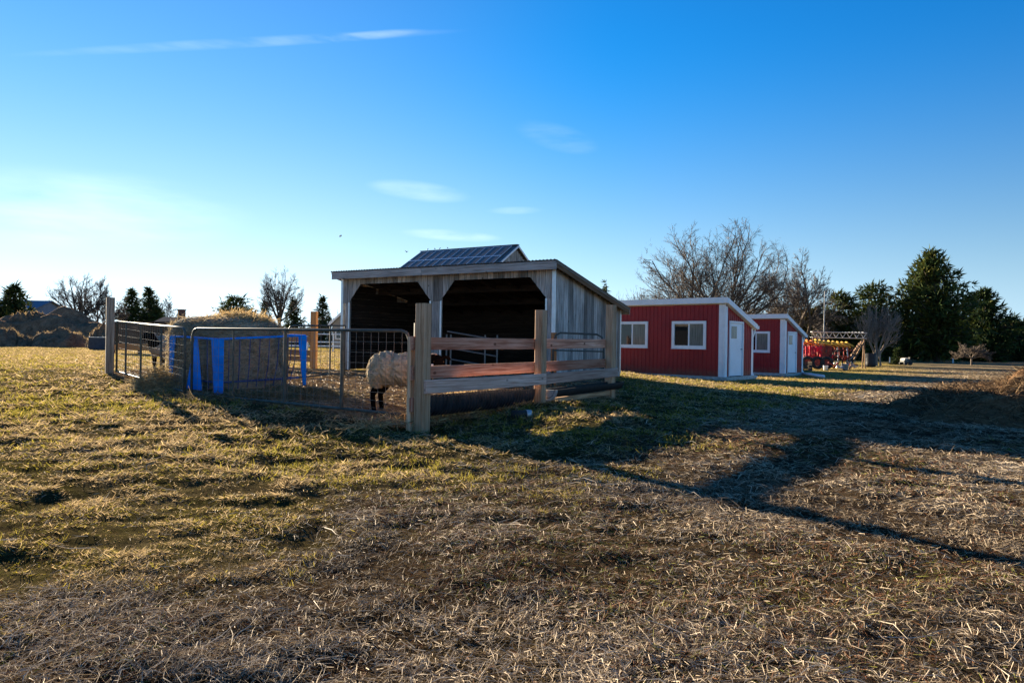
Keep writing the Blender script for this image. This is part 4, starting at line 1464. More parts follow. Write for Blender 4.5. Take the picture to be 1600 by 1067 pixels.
segs = grow_bare(33, top_h(1522, 536, Y) - .5, [(58, 180, .9, 0), (58, 0, .9, 0), (30, 90, 1.0, 0), (30, 270, 1.0, 0), (40, 30, 1, 0), (40, 200, 1, 0), (65, 140, .9, 0), (62, 320, .9, 0)], 1, 4, twig=.009, r0=.05, up=.1, kids=(4, 5), decay=.6, wob=.1)
segs = scale_x(segs, 1.5)
segs = [(a + Vector((0, 0, .6)), b + Vector((0, 0, .6)), ra, rb_, l) for a, b, ra, rb_, l in segs] + [(Vector((0, 0, -.2)), Vector((0, 0, .65)), .09, .08, 0)]
bare_tree('ornamental_tree', 'little umbrella-shaped leafless tree standing alone at the far field edge', segs, base_pt(1518, 568, Y), 'bark', 'bark')
# ------------------------------------------------------------------ bare trees on the left
Y = 80
segs = grow_bare(41, top_h(122, 415, Y) - 2.8, fan(10, 58, 5.2, 4.4, .05, 9), 2, 4, twig=.008, r0=.14, up=.14, kids=(5, 6), decay=.48, low=.25, wob=.11)
segs = [(a + Vector((0, 0, 2.6)), b + Vector((0, 0, 2.6)), ra, rb_, l) for a, b, ra, rb_, l in scale_x(segs, 3.7)] + [(Vector((0, 0, -.3)), Vector((0, 0, 2.75)), .28, .2, 0)]
segs = clip_env(segs, 0, 5.0, 3.3, top_h(122, 424, Y) - 5.0)
bare_tree('bare_tree', 'leafless tree with a broad crown behind the soil mounds on the left', segs, base_pt(124, 540, Y))
segs = scale_x(grow_bare(44, top_h(150, 426, Y + 2), [(2, 100, 4.4, 0), (20, 10, 3.6, 0), (22, 190, 2.8, 0)], 2, 4, twig=.019, r0=.17, up=.14, kids=(5, 7), decay=.56), 2.2)
bare_tree('bare_tree', 'narrow leafless tree just right of the broad one behind the mounds', segs, base_pt(155, 540, Y + 2))
segs = scale_x(grow_bare(46, top_h(257, 456, 95), [(4, 100, 3, 0), (24, 10, 3, 0), (24, 190, 2.8, 0)], 2, 4, twig=.018, r0=.13, up=.2, kids=(5, 6), decay=.58), 2.6)
bare_tree('bare_tree', 'thin leafless tree half hidden by the right-hand spruce of the pair', segs, base_pt(255, 540, 95))
Y = 80
segs = grow_bare(52, top_h(430, 408, Y) - 3.0, fan(11, 44, 5.0, 4.0, .05, 7), 2, 4, twig=.008, r0=.12, up=.22, kids=(5, 6), decay=.44, low=.3, wob=.08)
segs = [(a + Vector((0, 0, 2.8)), b + Vector((0, 0, 2.8)), ra, rb_, l) for a, b, ra, rb_, l in scale_x(segs, 3.1)] + [(Vector((0, 0, -.3)), Vector((0, 0, 2.95)), .28, .2, 0)]
segs = clip_env(segs, .1, 5.6, 2.7, top_h(432, 415, Y) - 5.6)
bare_tree('bare_tree', 'tall leafless tree with an oval crown above the hay bale', segs, base_pt(436, 540, Y))
segs = scale_x(grow_bare(57, top_h(530, 470, 95), [(5, 100, 3, 0), (26, 10, 2.6, 0), (26, 190, 2.6, 0)], 2, 4, twig=.014, r0=.1, up=.3, kids=(3, 4), decay=.6), 2.4)
bare_tree('bare_tree', 'small leafless tree right beside the left corner of the open barn', segs, base_pt(521, 540, 95))

# ------------------------------------------------------------------ conifers
cone = lambda f: max(.03, (1 - f) ** .85) * (1.0 if f > .1 else .75 + 2.5 * f)
rnd = lambda f: max(.05, math.sqrt(max(0, 1 - (f * 1.02 - .28) ** 2 / .56))) if f < .985 else .12
pine = lambda f: max(.06, min(1.0, .62 + 1.5 * f) if f < .25 else (1.0 - ((f - .25) / .76) ** 1.45 * .90))
Y = 70
conifer('spruce_tree', 'dark flat-topped conifer at the far left in front of the blue-grey house', base_pt(22, 540, Y), top_h(26, 446, Y), 7.4, 101, cone, base=.05, whorls=24, per=11, tuft=.5, npt=6, step=.36)
Y = 90
conifer('spruce_tree', 'left spruce of a close pair behind the tall grey post', base_pt(205, 540, Y), top_h(205, 453, Y), 5.4, 102, cone, whorls=26, per=12, tuft=.45, npt=6, droop=-.1, step=.4)
conifer('spruce_tree', 'right spruce of a close pair behind the tall grey post', base_pt(232, 540, Y), top_h(233, 451, Y), 5.8, 103, cone, whorls=26, per=12, tuft=.45, npt=6, droop=-.1, step=.4)
Y = 85
conifer('round_evergreen', 'rounded evergreen showing above the hay bale', base_pt(368, 545, Y), top_h(367, 463, Y), 5.0, 104, rnd, whorls=20, per=14, tuft=.5, npt=5, tint=(.045, .062, .014), step=.4)
conifer('spruce_tree', 'small dark spruce between the rounded evergreen and the tall bare tree', base_pt(414, 540, Y), top_h(415, 469, Y), 3.8, 105, cone, whorls=20, per=11, tuft=.4, step=.4)
conifer('spruce_tree', 'spruce just right of the tall bare tree', base_pt(458, 540, Y), top_h(459, 467, Y), 4.6, 106, cone, whorls=24, per=12, tuft=.4, step=.4)
Y = 75
conifer('spruce_tree', 'slender spruce beside the orange-brown post left of the open barn', base_pt(503, 540, Y), top_h(502, 463, Y), 3.9, 107, cone, whorls=24, per=12, tuft=.34, step=.3)
conifer('spruce_tree', 'conifer tip showing between the open barn and the red sheds', base_pt(944, 540, 92), top_h(943, 443, 92), 2.6, 108, cone, whorls=18, per=5, tuft=.5, step=.5)
Y = 78
conifer('pine_tree', 'huge dark pine with a rounded crown, tallest evergreen on the right', base_pt(1455, 566, Y), top_h(1456, 399, Y), 9.4, 110, pine, base=.10, whorls=34, per=13, droop=.12, rise=.75, tuft=.62, npt=6, tint=(.042, .060, .018), trunk_r=.3, warm=.30, step=.42, trunks=2)
Y = 86
conifer('pine_tree', 'broad dark pine at the right end of the tree line', base_pt(1535, 566, Y), top_h(1528, 456, Y), 7.8, 111, pine, base=.04, whorls=26, per=12, droop=.1, rise=.6, tuft=.62, npt=6, tint=(.030, .048, .015), step=.42, warm=.2)
conifer('pine_tree', 'lower dark pine sloping down at the right edge of the photo', base_pt(1580, 566, 92), top_h(1574, 498, 92), 6.2, 112, pine, base=.03, whorls=20, per=12, rise=.5, tuft=.62, npt=6, tint=(.030, .046, .016), step=.42, warm=.2)
Y = 80
conifer('pine_tree', 'dark evergreen behind the pale-barked small tree', base_pt(1366, 560, Y), top_h(1372, 448, Y), 6.4, 113, rnd, base=.04, whorls=26, per=11, rise=.4, tuft=.55, npt=6, tint=(.040, .058, .017), step=.42)
conifer('pine_tree', 'dark evergreen behind the pale metal pole', base_pt(1308, 560, Y), top_h(1310, 460, Y), 5.4, 114, rnd, base=.04, whorls=24, per=11, rise=.3, tuft=.55, npt=6, tint=(.036, .050, .015), step=.42)
conifer('cedar_tree', 'low olive-brown evergreen between the farther shed and the pole', base_pt(1262, 560, Y), top_h(1262, 482, Y), 7.0, 115, rnd, base=.03, whorls=22, per=12, tuft=.55, npt=6, tint=(.045, .046, .016), step=.42, warm=.5)
conifer('evergreen_shrub', 'small dark evergreen shrub beside the pale-topped garden cart', base_pt(1403, 571, 56), top_h(1403, 544, 56), 1.3, 116, cone, base=.03, whorls=14, per=9, tuft=.22, step=.14, tint=(.02, .035, .012), trunk_r=.04, cat='shrub')

# ------------------------------------------------------------------ woodland and brush belt along the horizon
r = np.random.default_rng(77)
tmpl = []
for sd in range(5):
    s_ = grow_bare(200 + sd, 1.0, [(6, 100, 1.2, 0), (18, sd * 70, 1.0, 0), (22, 180 + sd * 40, .9, 0)], 1, 2, twig=.022, r0=.06, up=.5, kids=(4, 5), decay=.58)
    tmpl.append((np.array([tuple(s[0]) for s in s_]), np.array([tuple(s[1]) for s in s_]), np.array([s[2] for s in s_]), np.array([s[3] for s in s_])))


def belt(name, label, spots):
    A, B, RA, RB = [], [], [], []
    for (x, y, h, w) in spots:
        t0, t1, ra, rb_ = tmpl[r.integers(0, 5)]
        az = r.uniform(0, 6.28); c, s = math.cos(az), math.sin(az)
        Mx = np.array([[c * w, -s * w, 0], [s * w, c * w, 0], [0, 0, h]])
        o = np.array([x, y, gnd(x, y) - .1])
        A.append(t0 @ Mx.T + o); B.append(t1 @ Mx.T + o); RA.append(ra * r.uniform(.8, 1.3)); RB.append(rb_)
    o = link(name, seg_mesh(name, np.concatenate(A), np.concatenate(B), np.concatenate(RA) * 1.35, np.concatenate(RB), M['brush'], 3, True))
    return tag(o, label, name.replace('_', ' '), kind='stuff')


spots = []
for i in range(420):
    u = r.uniform(955, 1330); Yq = r.uniform(84, 118)
    hv = np.interp(u, [955, 1000, 1150, 1230, 1330], [458, 452, 455, 468, 485]) + r.uniform(-8, 26)
    p = at(u, 540, Yq); spots.append((p.x, p.y, max(2, top_h(u, hv, Yq)), r.uniform(4, 7)))
for i in range(110):
    u = r.uniform(1330, 1760); Yq = r.uniform(98, 125)
    p = at(u, 540, Yq); spots.append((p.x, p.y, max(2, top_h(u, r.uniform(492, 535), Yq)), r.uniform(4, 7)))
belt('woodland_belt', 'brown leafless brush and thin trees filling the tree line behind the sheds', spots)
spots = []
for i in range(200):
    u = r.uniform(-160, 960); Yq = r.uniform(100, 130)
    p = at(u, 540, Yq)
    spots.append((p.x, p.y, max(1.2, top_h(u, 492 + .012 * u + r.uniform(-6, 26), Yq)), r.uniform(3, 6)))
belt('far_brush', 'low leafless brush along the horizon on the left', spots)
# understorey: low dark evergreen growth that closes the tree line near the ground
P, D = [], []
for i in range(5200):
    u = r.uniform(1190, 1800); Yq = r.uniform(90, 122)
    p = at(u, 540, Yq)
    hmax = np.interp(u, [1190, 1300, 1400, 1600, 1800], [3.2, 4.5, 5.5, 5.2, 5.0])
    P.append((p.x, p.y, gnd(p.x, p.y) + r.uniform(0, 1) ** 1.3 * hmax)); D.append((0, 0, .3))
P, D = np.array(P), np.array(D)
cc = np.array([[.020, .026, .011]]) * r.uniform(.6, 1.6, (len(P), 1)) * np.where(r.random((len(P), 1)) < .3, np.array([[1.8, 1.2, .9]]), np.array([[1, 1, 1.0]]))
V, Fq, C_ = tufts(P, D, r.uniform(.5, 1.0, len(P)), 5, r, cc, thin=.3)
o = link('understorey', np_mesh('understorey', V, Fq, M['leaf'], C_))
tag(o, 'dark undergrowth beneath the evergreens on the right', 'undergrowth', kind='stuff')

# ================================================================== soil mounds
def mound(name, label, cx, cy, L, W, hgt, rz, seed, mat, group=None, n=64, rough=.35, grass=0, cat='mound', bx=0, clod=.22):
    g = np.linspace(-1.25, 1.25, n)
    X, Yy = np.meshgrid(g, g)
    rad = np.sqrt(X ** 2 + Yy ** 2) + (fbm(X * 1.7 + seed, Yy * 1.7, seed, 3) - .5) * .55
    Z = np.clip(1 - rad ** 2, 0, 1) ** .75 * hgt
    Z = Z * (1 + (fbm(X * 3 + 3, Yy * 3, seed + 5, 4) - .5) * 2 * rough) + (fbm(X * 9, Yy * 9, seed + 9, 3) - .5) * clod * hgt * np.clip(Z / hgt * 3, 0, 1)
    c, s = math.cos(rz), math.sin(rz)
    wx, wy = X * L / 2, Yy * W / 2
    gx_, gy_ = cx + wx * c - wy * s, cy + wx * s + wy * c
    z0 = gnd(cx, cy)
    zz = gnd_np(gx_, gy_) - z0 + Z - .12
    V = np.stack([wx, wy, zz], -1).reshape(-1, 3)
    ii = np.arange(n * n).reshape(n, n)
    Fq = np.stack([ii[:-1, :-1], ii[:-1, 1:], ii[1:, 1:], ii[1:, :-1]], -1).reshape(-1, 4)
    root = thing(name, label, cat, (cx, cy, z0), rz, group)
    link('soil', np_mesh('soil', V, Fq, M[mat], smooth=False), root)
    if grass:
        rr = np.random.default_rng(seed)
        k = rr.integers(0, len(V), grass * 3)
        pk = V[k]; sel = (Z.reshape(-1)[k] > .15 * hgt)
        pk = pk[sel][:grass] + rr.normal(0, .06, (min(grass, sel.sum()), 3)) * np.array([1, 1, .2])
        sz = min(.22, max(.12, hgt * .06))
        colr = lerp3((.07, .05, .025), (.36, .26, .14), rr.random(len(pk)))
        V2, F2, C2 = tufts(pk, np.tile([[0, 0, .8]], (len(pk), 1)), sz * rr.uniform(.6, 1.4, len(pk)), 4, rr, colr, thin=.07)
        o = link('dead_grass', np_mesh('dead_grass', V2, F2, M['blade'], C2), root)
        o['kind'] = 'stuff'
    return root


def mnd(label, u, Yq, wpx, depth, vtop, seed, grass=900, rough=.35):
    p = at(u, 540, Yq)
    return mound('soil_mound', label, p.x, p.y, wpx / 1067 * Yq * .9, depth, top_h(u, vtop, Yq) * 1.08, math.atan2(-p.x, p.y) * -1 * .0 + .45, seed, 'mound_soil', 'soil mounds left of the pen', grass=grass, rough=rough)


mnd('long dark ridge of dumped soil at the back of the mounds', 100, 60, 430, 9, 498, 301, 60, .7)
mnd('highest soil mound, with a rounded dead-grass top, at the back left', 47, 58, 86, 6, 490, 302, 500, .4)
mnd('low rounded grassy mound in front of the long ridge', 100, 51.5, 104, 5, 517, 303, 800, .35)
mnd('grass-topped mound cut by the left edge of the photo', 2, 50, 60, 5, 513, 304, 600, .35)
mnd('steep sunlit mound beside the dark bin and the tall post', 160, 49, 46, 5, 512, 305, 300, .6)
mnd('small knoll left of the low grassy mound', 42, 51, 44, 4, 524, 306, 400, .5)
# dark bin
p = at(156, 548, 41)
rb_ = thing('metal_bin', 'dark blue-grey open bin standing in front of the soil mounds', 'bin', (p.x, p.y, gnd(p.x, p.y)), .1)
MB().box((-.45, -.4, .05), (.45, -.36, .72)).box((-.45, .36, .05), (.45, .4, .72)).box((-.45, -.36, .05), (-.41, .36, .72)).box((.41, -.36, .05), (.45, .36, .72)).box((-.41, -.36, .05), (.41, .36, .1)).build('body', m_plain('blue_grey_bin', (.03, .04, .06), .6), rb_)
MB().box((-.47, -.43, .72), (.47, -.37, .77)).box((-.47, .37, .72), (.47, .43, .77)).box((-.47, -.37, .72), (-.40, .37, .77)).box((.40, -.37, .72), (.47, .37, .77)).build('rim', M['steel'], rb_)
MB().box((-.45, -.3, -.1), (.45, -.2, .05)).box((-.45, .2, -.1), (.45, .3, .05)).build('skid', M['rubber'], rb_)
# brown heap at the right edge
mound('straw_heap', 'brown heap of soil and straw at the right edge of the field', 8.5, 11.0, 5.0, 4.2, .74, .5, 320, 'heap_soil', n=120, rough=.45, cat='heap')
rr = np.random.default_rng(9)
X_ = rr.normal(8.2, 1.3, 9000); Y_ = rr.normal(10.7, 1.2, 9000)


def heap_z(x, y):
    dx, dy = x - 8.5, y - 11.0
    c, s = math.cos(.5), math.sin(.5)
    wx, wy = dx * c + dy * s, -dx * s + dy * c
    X, Yy = wx / 2.5, wy / 2.1
    rad = np.sqrt(X ** 2 + Yy ** 2) + (fbm(X * 1.7 + 320, Yy * 1.7, 320, 3) - .5) * .55
    Z = np.clip(1 - rad ** 2, 0, 1) ** .75 * .74
    return gnd_np(x, y) + Z * (1 + (fbm(X * 3 + 3, Yy * 3, 325, 4) - .5) * .9) - .10, Z


Z_, hz = heap_z(X_, Y_)
k = hz > .03
strands('heap_straw', 'loose straw and roots sticking out of the brown heap', 0, 0, 0, None, (.06, .2), (.004, .007), (-.2, .9), lambda x, y, r: lerp3((.04, .025, .014), (.34, .23, .13), r.random(len(x)) ** 2.0), M['straw'], seed=12,
        pts=(X_[k], Y_[k], Z_[k], np.full(k.sum(), 1.5)))

# ================================================================== hay bale in its blue feeder
Lc, Nc, Rc = at(268, 525, 12.25), at(341, 530, 11.2), at(477, 523, 13.1)
for c in (Lc, Nc, Rc): c.z = 0
Bc = Vector((-6.6, 14.4, 0))
ctr = Vector((-5.4, 12.95, 0))
fg = gnd(ctr.x, ctr.y)
feeder = thing('bale_feeder', 'blue painted steel bale feeder standing behind the front gates', 'feeder', (ctr.x, ctr.y, 0))
corners = [Nc - ctr, Rc - ctr, Bc - ctr, Lc - ctr]
tops = [1.06, 1.15, 1.2, 1.10]
feet = [.10, .18, .2, .2]
for i in range(4):
    a, b = corners[i], corners[(i + 1) % 4]
    MB().tube([(a.x, a.y, tops[i]), (b.x, b.y, tops[(i + 1) % 4])], .019, 8).build('rim', M['blue'], feeder)
    nb = 9
    for k in range(1, nb):
        if i == 3 and k < 7: continue
        f = k / nb
        p = a.lerp(b, f)
        zt = tops[i] + (tops[(i + 1) % 4] - tops[i]) * f
        q = p * .90
        MB().tube([(p.x, p.y, zt), (p.x * .97, p.y * .97, zt - .5), (q.x, q.y, .22)], .009, 6).build('rod', M['blue_dull'], feeder)
    MB().tube([(a.x * .92, a.y * .92, .34), (b.x * .92, b.y * .92, .34)], .016, 6).build('lower_rail', M['blue_dull'], feeder)
    # corner leg: two tapered plates
    for d_, wt, wb in (((b - a).normalized(), .13 if i == 0 else .20, .12 if i == 0 else .06), ((corners[i - 1] - a).normalized(), .17 if i == 3 else .21, .08)):
        o_ = a.normalized() * .02
        p0, p1_ = a + o_, a + o_ + d_ * wt
        t_ = Vector((-d_.y, d_.x, 0)) * .012
        MB().prism([(p0.x, p0.y, tops[i]), (p1_.x, p1_.y, tops[i] + .01), (p0.x + d_.x * wb, p0.y + d_.y * wb, feet[i]), (p0.x, p0.y, feet[i])], t_).build('leg_plate', M['blue'], feeder)
# wider brace panel on the left face
a, b = corners[0], corners[3]
d_ = (b - a).normalized()
p = a.lerp(b, .42) * 1.03
t_ = Vector((-d_.y, d_.x, 0)) * .012
MB().prism([(p.x - d_.x * .05, p.y - d_.y * .05, 1.06), (p.x + d_.x * .05, p.y + d_.y * .05, 1.06), (p.x + d_.x * .32, p.y + d_.y * .32, .2), (p.x - d_.x * .22, p.y - d_.y * .22, .2)], t_).build('brace_plate', M['blue'], feeder)

bc_ = ctr
bale = thing('hay_bale', 'large round hay bale with loose straw heaped on top, inside the blue feeder', 'hay bale', (bc_.x, bc_.y, fg), 0)
na, nzv = 72, 30
V = []
for i in range(nzv + 1):
    f = i / nzv
    if f < .70: z = .98 * f / .70; rad = 1.01 - .04 * f
    else:
        q = (f - .70) / .30
        z = .98 + .31 * math.sin(q * math.pi / 2); rad = .975 * math.cos(q * math.pi / 2) ** .5 if q < 1 else 0
    for j in range(na):
        a = 2 * math.pi * j / na
        k = float(fbm(np.array([math.cos(a) * 2.5 + 9 + z]), np.array([math.sin(a) * 2.5 + z * 1.6]), 5, 4)[0])
        rr_ = rad * (1 + (k - .5) * .16)
        V.append((rr_ * math.cos(a), rr_ * math.sin(a), z + (k - .5) * .10 * (f > .7)))
Fq = np.array([(i * na + j, i * na + (j + 1) % na, (i + 1) * na + (j + 1) % na, (i + 1) * na + j) for i in range(nzv) for j in range(na)])
link('bale_body', np_mesh('bale_body', np.array(V), Fq, M['bale'], smooth=True), bale)


def hay(name, P, D, L, W, cols, parent=None, seed=1):
    r = np.random.default_rng(seed)
    n = len(P)
    D = D / (np.linalg.norm(D, axis=1)[:, None] + 1e-9)
    s = np.cross(D, r.normal(0, 1, (n, 3))); s /= np.linalg.norm(s, axis=1)[:, None] + 1e-9
    D2 = D + r.normal(0, .35, (n, 3)) - np.array([0, 0, .25]); D2 /= np.linalg.norm(D2, axis=1)[:, None]
    p1 = P + D * (L * .5)[:, None]; p2 = p1 + D2 * (L * .5)[:, None]
    wv = s * (W * .5)[:, None]
    V = np.stack([P - wv, P + wv, p1 - wv, p1 + wv, p2 - wv * .4, p2 + wv * .4], 1).reshape(-1, 3)
    b = np.arange(n)[:, None] * 6
    Fq = np.concatenate([b + np.array([[0, 1, 3, 2]]), b + np.array([[2, 3, 5, 4]])], 0)
    C = np.repeat(np.concatenate([cols, np.ones((n, 1))], 1), 6, 0)
    o = link(name, np_mesh(name, V, Fq, M['hay'], C), parent)
    o['kind'] = 'stuff'
    return o


r = np.random.default_rng(31)
n = 11000
a = r.uniform(0, 2 * np.pi, n); z = r.uniform(.02, 1.27, n)
rad = np.where(z < .98, 1.01 - .04 * z, .975 * np.clip(1 - ((z - .98) / .31) ** 2, 0.02, 1) ** .25) + r.normal(0, .015, n)
P = np.stack([rad * np.cos(a), rad * np.sin(a), z], -1)
T = np.stack([-np.sin(a), np.cos(a), r.normal(0, .5, n)], -1) * r.choice([-1, 1], (n, 1)) + r.normal(0, .25, (n, 3)) + np.stack([np.cos(a), np.sin(a), np.zeros(n)], -1) * .12
hay('hay_strands', P, T, r.uniform(.08, .24, n), r.uniform(.005, .009, n), lerp3((.12, .09, .055), (.52, .42, .27), r.random(n) ** 1.2), bale, 1)
# straw heaped on top
n = 2600
q = np.stack([np.clip(r.normal(.25, .26, n), -.5, .72), np.clip(r.normal(-.02, .26, n), -.6, .6)], -1)
hz = 1.26 + .12 * np.exp(-((q[:, 0] - .2) / .42) ** 2 - (q[:, 1] / .35) ** 2)
P = np.stack([q[:, 0], q[:, 1], hz - r.uniform(0, .08, n)], -1)
hay('loose_straw', P, r.normal(0, 1, (n, 3)) * np.array([1, 1, .35]) + np.array([0, 0, .12]), r.uniform(.08, .24, n), r.uniform(.006, .011, n), lerp3((.30, .20, .08), (.62, .46, .24), r.random(n)), bale, 2)


def hay_heap(name, label, u, v, Yq, sx, sy, h, n, seed, c0=(.20, .14, .07), c1=(.52, .40, .22)):
    p = at(u, v, Yq)
    r = np.random.default_rng(seed)
    x, y = r.normal(0, sx, n), r.normal(0, sy, n)
    z0 = gnd(p.x, p.y)
    z = h * np.exp(-(x / sx) ** 2 * .8 - (y / sy) ** 2 * .8) * r.uniform(.2, 1, n) + gnd_np(p.x + x, p.y + y) - z0
    P = np.stack([x, y, z], -1)
    o = hay(name, P, r.normal(0, 1, (n, 3)) * np.array([1, 1, .4]), r.uniform(.08, .26, n), r.uniform(.006, .010, n), lerp3(c0, c1, r.random(n)), None, seed)
    o.location = (p.x, p.y, z0)
    tag(o, label, 'hay')
    return o


hay_heap('spilled_hay', 'sunlit loose hay spilling out under the left gate beside the bale', 248, 604, 11.9, .30, .24, .42, 3600, 41)
hay_heap('trampled_hay', 'dull loose hay trodden down along the foot of the long gate', 410, 622, 10.7, .8, .22, .10, 4200, 42, (.08, .06, .03), (.26, .20, .11))
hay_heap('waste_hay', 'brownish heap of waste hay at the right foot of the blue feeder', 480, 612, 11.3, .42, .32, .16, 2600, 43, (.09, .07, .035), (.30, .23, .12))

ta = (P1 + P2) / 2 - n_ * .45
oh = hay_heap('light_block_hay', 'hay added inside the pen behind the corrugated trough to block light under it', 0, 0, 1, .85, .16, .30, 5200, 44, (.22, .15, .07), (.56, .42, .22))  # heap added to stop sunlight passing under the trough
oh.location = (ta.x, ta.y, gnd(ta.x, ta.y)); oh.rotation_euler = (0, 0, math.atan2(e_.y, e_.x))

# ================================================================== sheep
def make_sheep(label, loc, rz, seed, head_dir=(.75, 0, -.55), fleece=(.50, .40, .27), head_at=(.62, 0, .74)):
    mb = MB()

    def ell(c, rad, n=14):
        V = []
        for i in range(n + 1):
            ph = math.pi * i / n
            for j in range(n):
                t_ = 2 * math.pi * j / n
                V.append((c[0] + rad[0] * math.sin(ph) * math.cos(t_), c[1] + rad[1] * math.sin(ph) * math.sin(t_), c[2] + rad[2] * math.cos(ph)))
        mb.add(V, [(i * n + j, (i + 1) * n + j, (i + 1) * n + (j + 1) % n, i * n + (j + 1) % n) for i in range(n) for j in range(n)])

    ell((-.20, 0, .62), (.30, .24, .245)); ell((.08, 0, .615), (.33, .25, .24)); ell((.27, 0, .61), (.22, .21, .235)); ell((-.34, 0, .61), (.165, .20, .225)); ell((-.33, .10, .50), (.13, .10, .17)); ell((-.33, -.10, .50), (.13, .10, .17))
    hp = Vector(head_at); hd = Vector(head_dir).normalized()
    mb.tube([(.30, 0, .66), (.42, 0, .72), tuple(hp - hd * .03)], [.17, .135, .085], 12)
    mb.tube([tuple(hp - hd * .06), tuple(hp + hd * .04), tuple(hp + hd * .14), tuple(hp + hd * .22), tuple(hp + hd * .245)], [.055, .082, .062, .046, .03], 12)
    side = hd.cross(Vector((0, 0, 1))).normalized()
    upv = side.cross(hd).normalized()
    for s in (-1, 1):
        r0 = hp + upv * .05 + side * s * .06 - hd * .02
        mb.tube([tuple(r0), tuple(r0 + side * s * .08 - upv * .02), tuple(r0 + side * s * .12 - upv * .06)], [.022, .030, .014], 8)
    for s in (-1, 1):
        y = s * .115
        mb.tube([(-.30, y * 1.1, .58), (-.34, y, .46), (-.31, y, .37), (-.385, y, .26), (-.365, y, .10), (-.355, y, .03), (-.33, y, .0)], [.14, .105, .072, .042, .034, .036, .042], 10)
        mb.tube([(.26, y, .56), (.28, y, .42), (.27, y, .27), (.275, y, .10), (.28, y, .03), (.30, y, .0)], [.11, .062, .038, .028, .034, .040], 10)
    mb.tube([(-.47, 0, .66), (-.515, 0, .56), (-.50, 0, .46)], [.05, .038, .02], 8)
    tmp = bpy.data.objects.new('tmp', mb.mesh('tmp', M['hay']))
    COL.objects.link(tmp)
    md = tmp.modifiers.new('r', 'REMESH'); md.mode = 'VOXEL'; md.voxel_size = .011
    ms = tmp.modifiers.new('s', 'SMOOTH'); ms.iterations = 4; ms.factor = .5
    dg = bpy.context.evaluated_depsgraph_get()
    me = bpy.data.meshes.new_from_object(tmp.evaluated_get(dg))
    bpy.data.objects.remove(tmp)
    nv = len(me.vertices)
    co = np.empty(nv * 3, np.float32); me.vertices.foreach_get('co', co); co = co.reshape(-1, 3).astype(float)
    no = np.empty(nv * 3, np.float32); me.vertices.foreach_get('normal', no); no = no.reshape(-1, 3)
    # fleece: lumps on the woolly parts only
    dh = (co - np.array(hp - hd * .05)) @ np.array(hd)
    near_head = (np.linalg.norm(co - np.array(hp), axis=1) < .30) & (dh > -.01)
    low = co[:, 2] < (.355 + (fbm(co[:, 0] * 12, co[:, 1] * 12, 3) - .5) * .06)
    dark = near_head | low
    nzz = fbm(co[:, 0] * 16 + co[:, 2] * 9, co[:, 2] * 16 + co[:, 1] * 13, seed, 4)
    nz2 = fbm(co[:, 0] * 45 + co[:, 1] * 20, co[:, 2] * 45 - co[:, 1] * 30, seed + 3, 3)
    nz3 = fbm(co[:, 0] * 38 + co[:, 2] * 11, co[:, 2] * 38 + co[:, 1] * 31, seed + 7, 2)
    co += no * ((nzz - .5) * .03 + (nz2 - .5) * .02 + (nz3 - .5) * .03)[:, None] * (~dark)[:, None]
    me.vertices.foreach_set('co', co.astype(np.float32).ravel())
    v = .30 + .40 * nzz + .55 * nz3
    wool = np.array(fleece)[None] * v[:, None]
    dirty = np.clip((.55 - co[:, 2]) * 3.0, 0, .6)[:, None]
    wool = wool * (1 - dirty) + np.array([[.20, .14, .08]]) * dirty
    colr = np.where(dark[:, None], np.array([[.006, .005, .0045]]), wool)
    at_ = me.attributes.new('tint', 'FLOAT_COLOR', 'POINT')
    at_.data.foreach_set('color', np.concatenate([colr, np.ones((nv, 1))], 1).astype(np.float32).ravel())
    me.materials.clear(); me.materials.append(M['fleece'])
    me.polygons.foreach_set('use_smooth', [True] * len(me.polygons))
    root = thing('sheep', label, 'sheep', loc, rz, 'sheep in the pen')
    link('body', me, root)
    for s in (-1, 1):
        c = hp + hd * .06 + side * s * .066 + upv * .03
        e = MB().tube([tuple(c - side * s * .008), tuple(c), tuple(c + side * s * .009)], [.006, .014, .005], 8)
        e.build('eye', M['eye'], root, True)
    return root


M['fleece'] = m_tint('sheep_fleece', 1.0, .0)
M['fleece'].node_tree.nodes['Principled BSDF'].inputs['Specular IOR Level'].default_value = 0.0
M['eye'] = m_plain('sheep_eye', (.10, .06, .02), .15)
q = at(624, 640, 9.55)
sh = make_sheep('cream-fleeced sheep with black legs and black face standing behind the long gate', (q.x + .02, q.y, gnd(q.x, q.y) + .0), -.30, 61, head_dir=(.35, -.55, -.62), head_at=(.56, -.02, .76))
c = Vector((.63, -.17, .70))
MB().box((.505, -.12, .66), (.535, -.112, .71)).build('ear_tag', M['white'], sh)
q = at(248, 585, 14.9)
make_sheep('dirty white sheep with a black face looking out through the left gate', (q.x + .05, q.y + .3, gnd(q.x, q.y)), R(-105), 62, head_dir=(.7, -.3, -.45), fleece=(.40, .33, .25), head_at=(.50, -.05, .86))
q = at(262, 585, 15.3)
make_sheep('black-faced sheep half hidden behind the left end of the bale feeder', (q.x + .1, q.y + .5, gnd(q.x, q.y)), R(-70), 63, head_dir=(.7, .2, -.45), fleece=(.36, .31, .25), head_at=(.50, .02, .88))

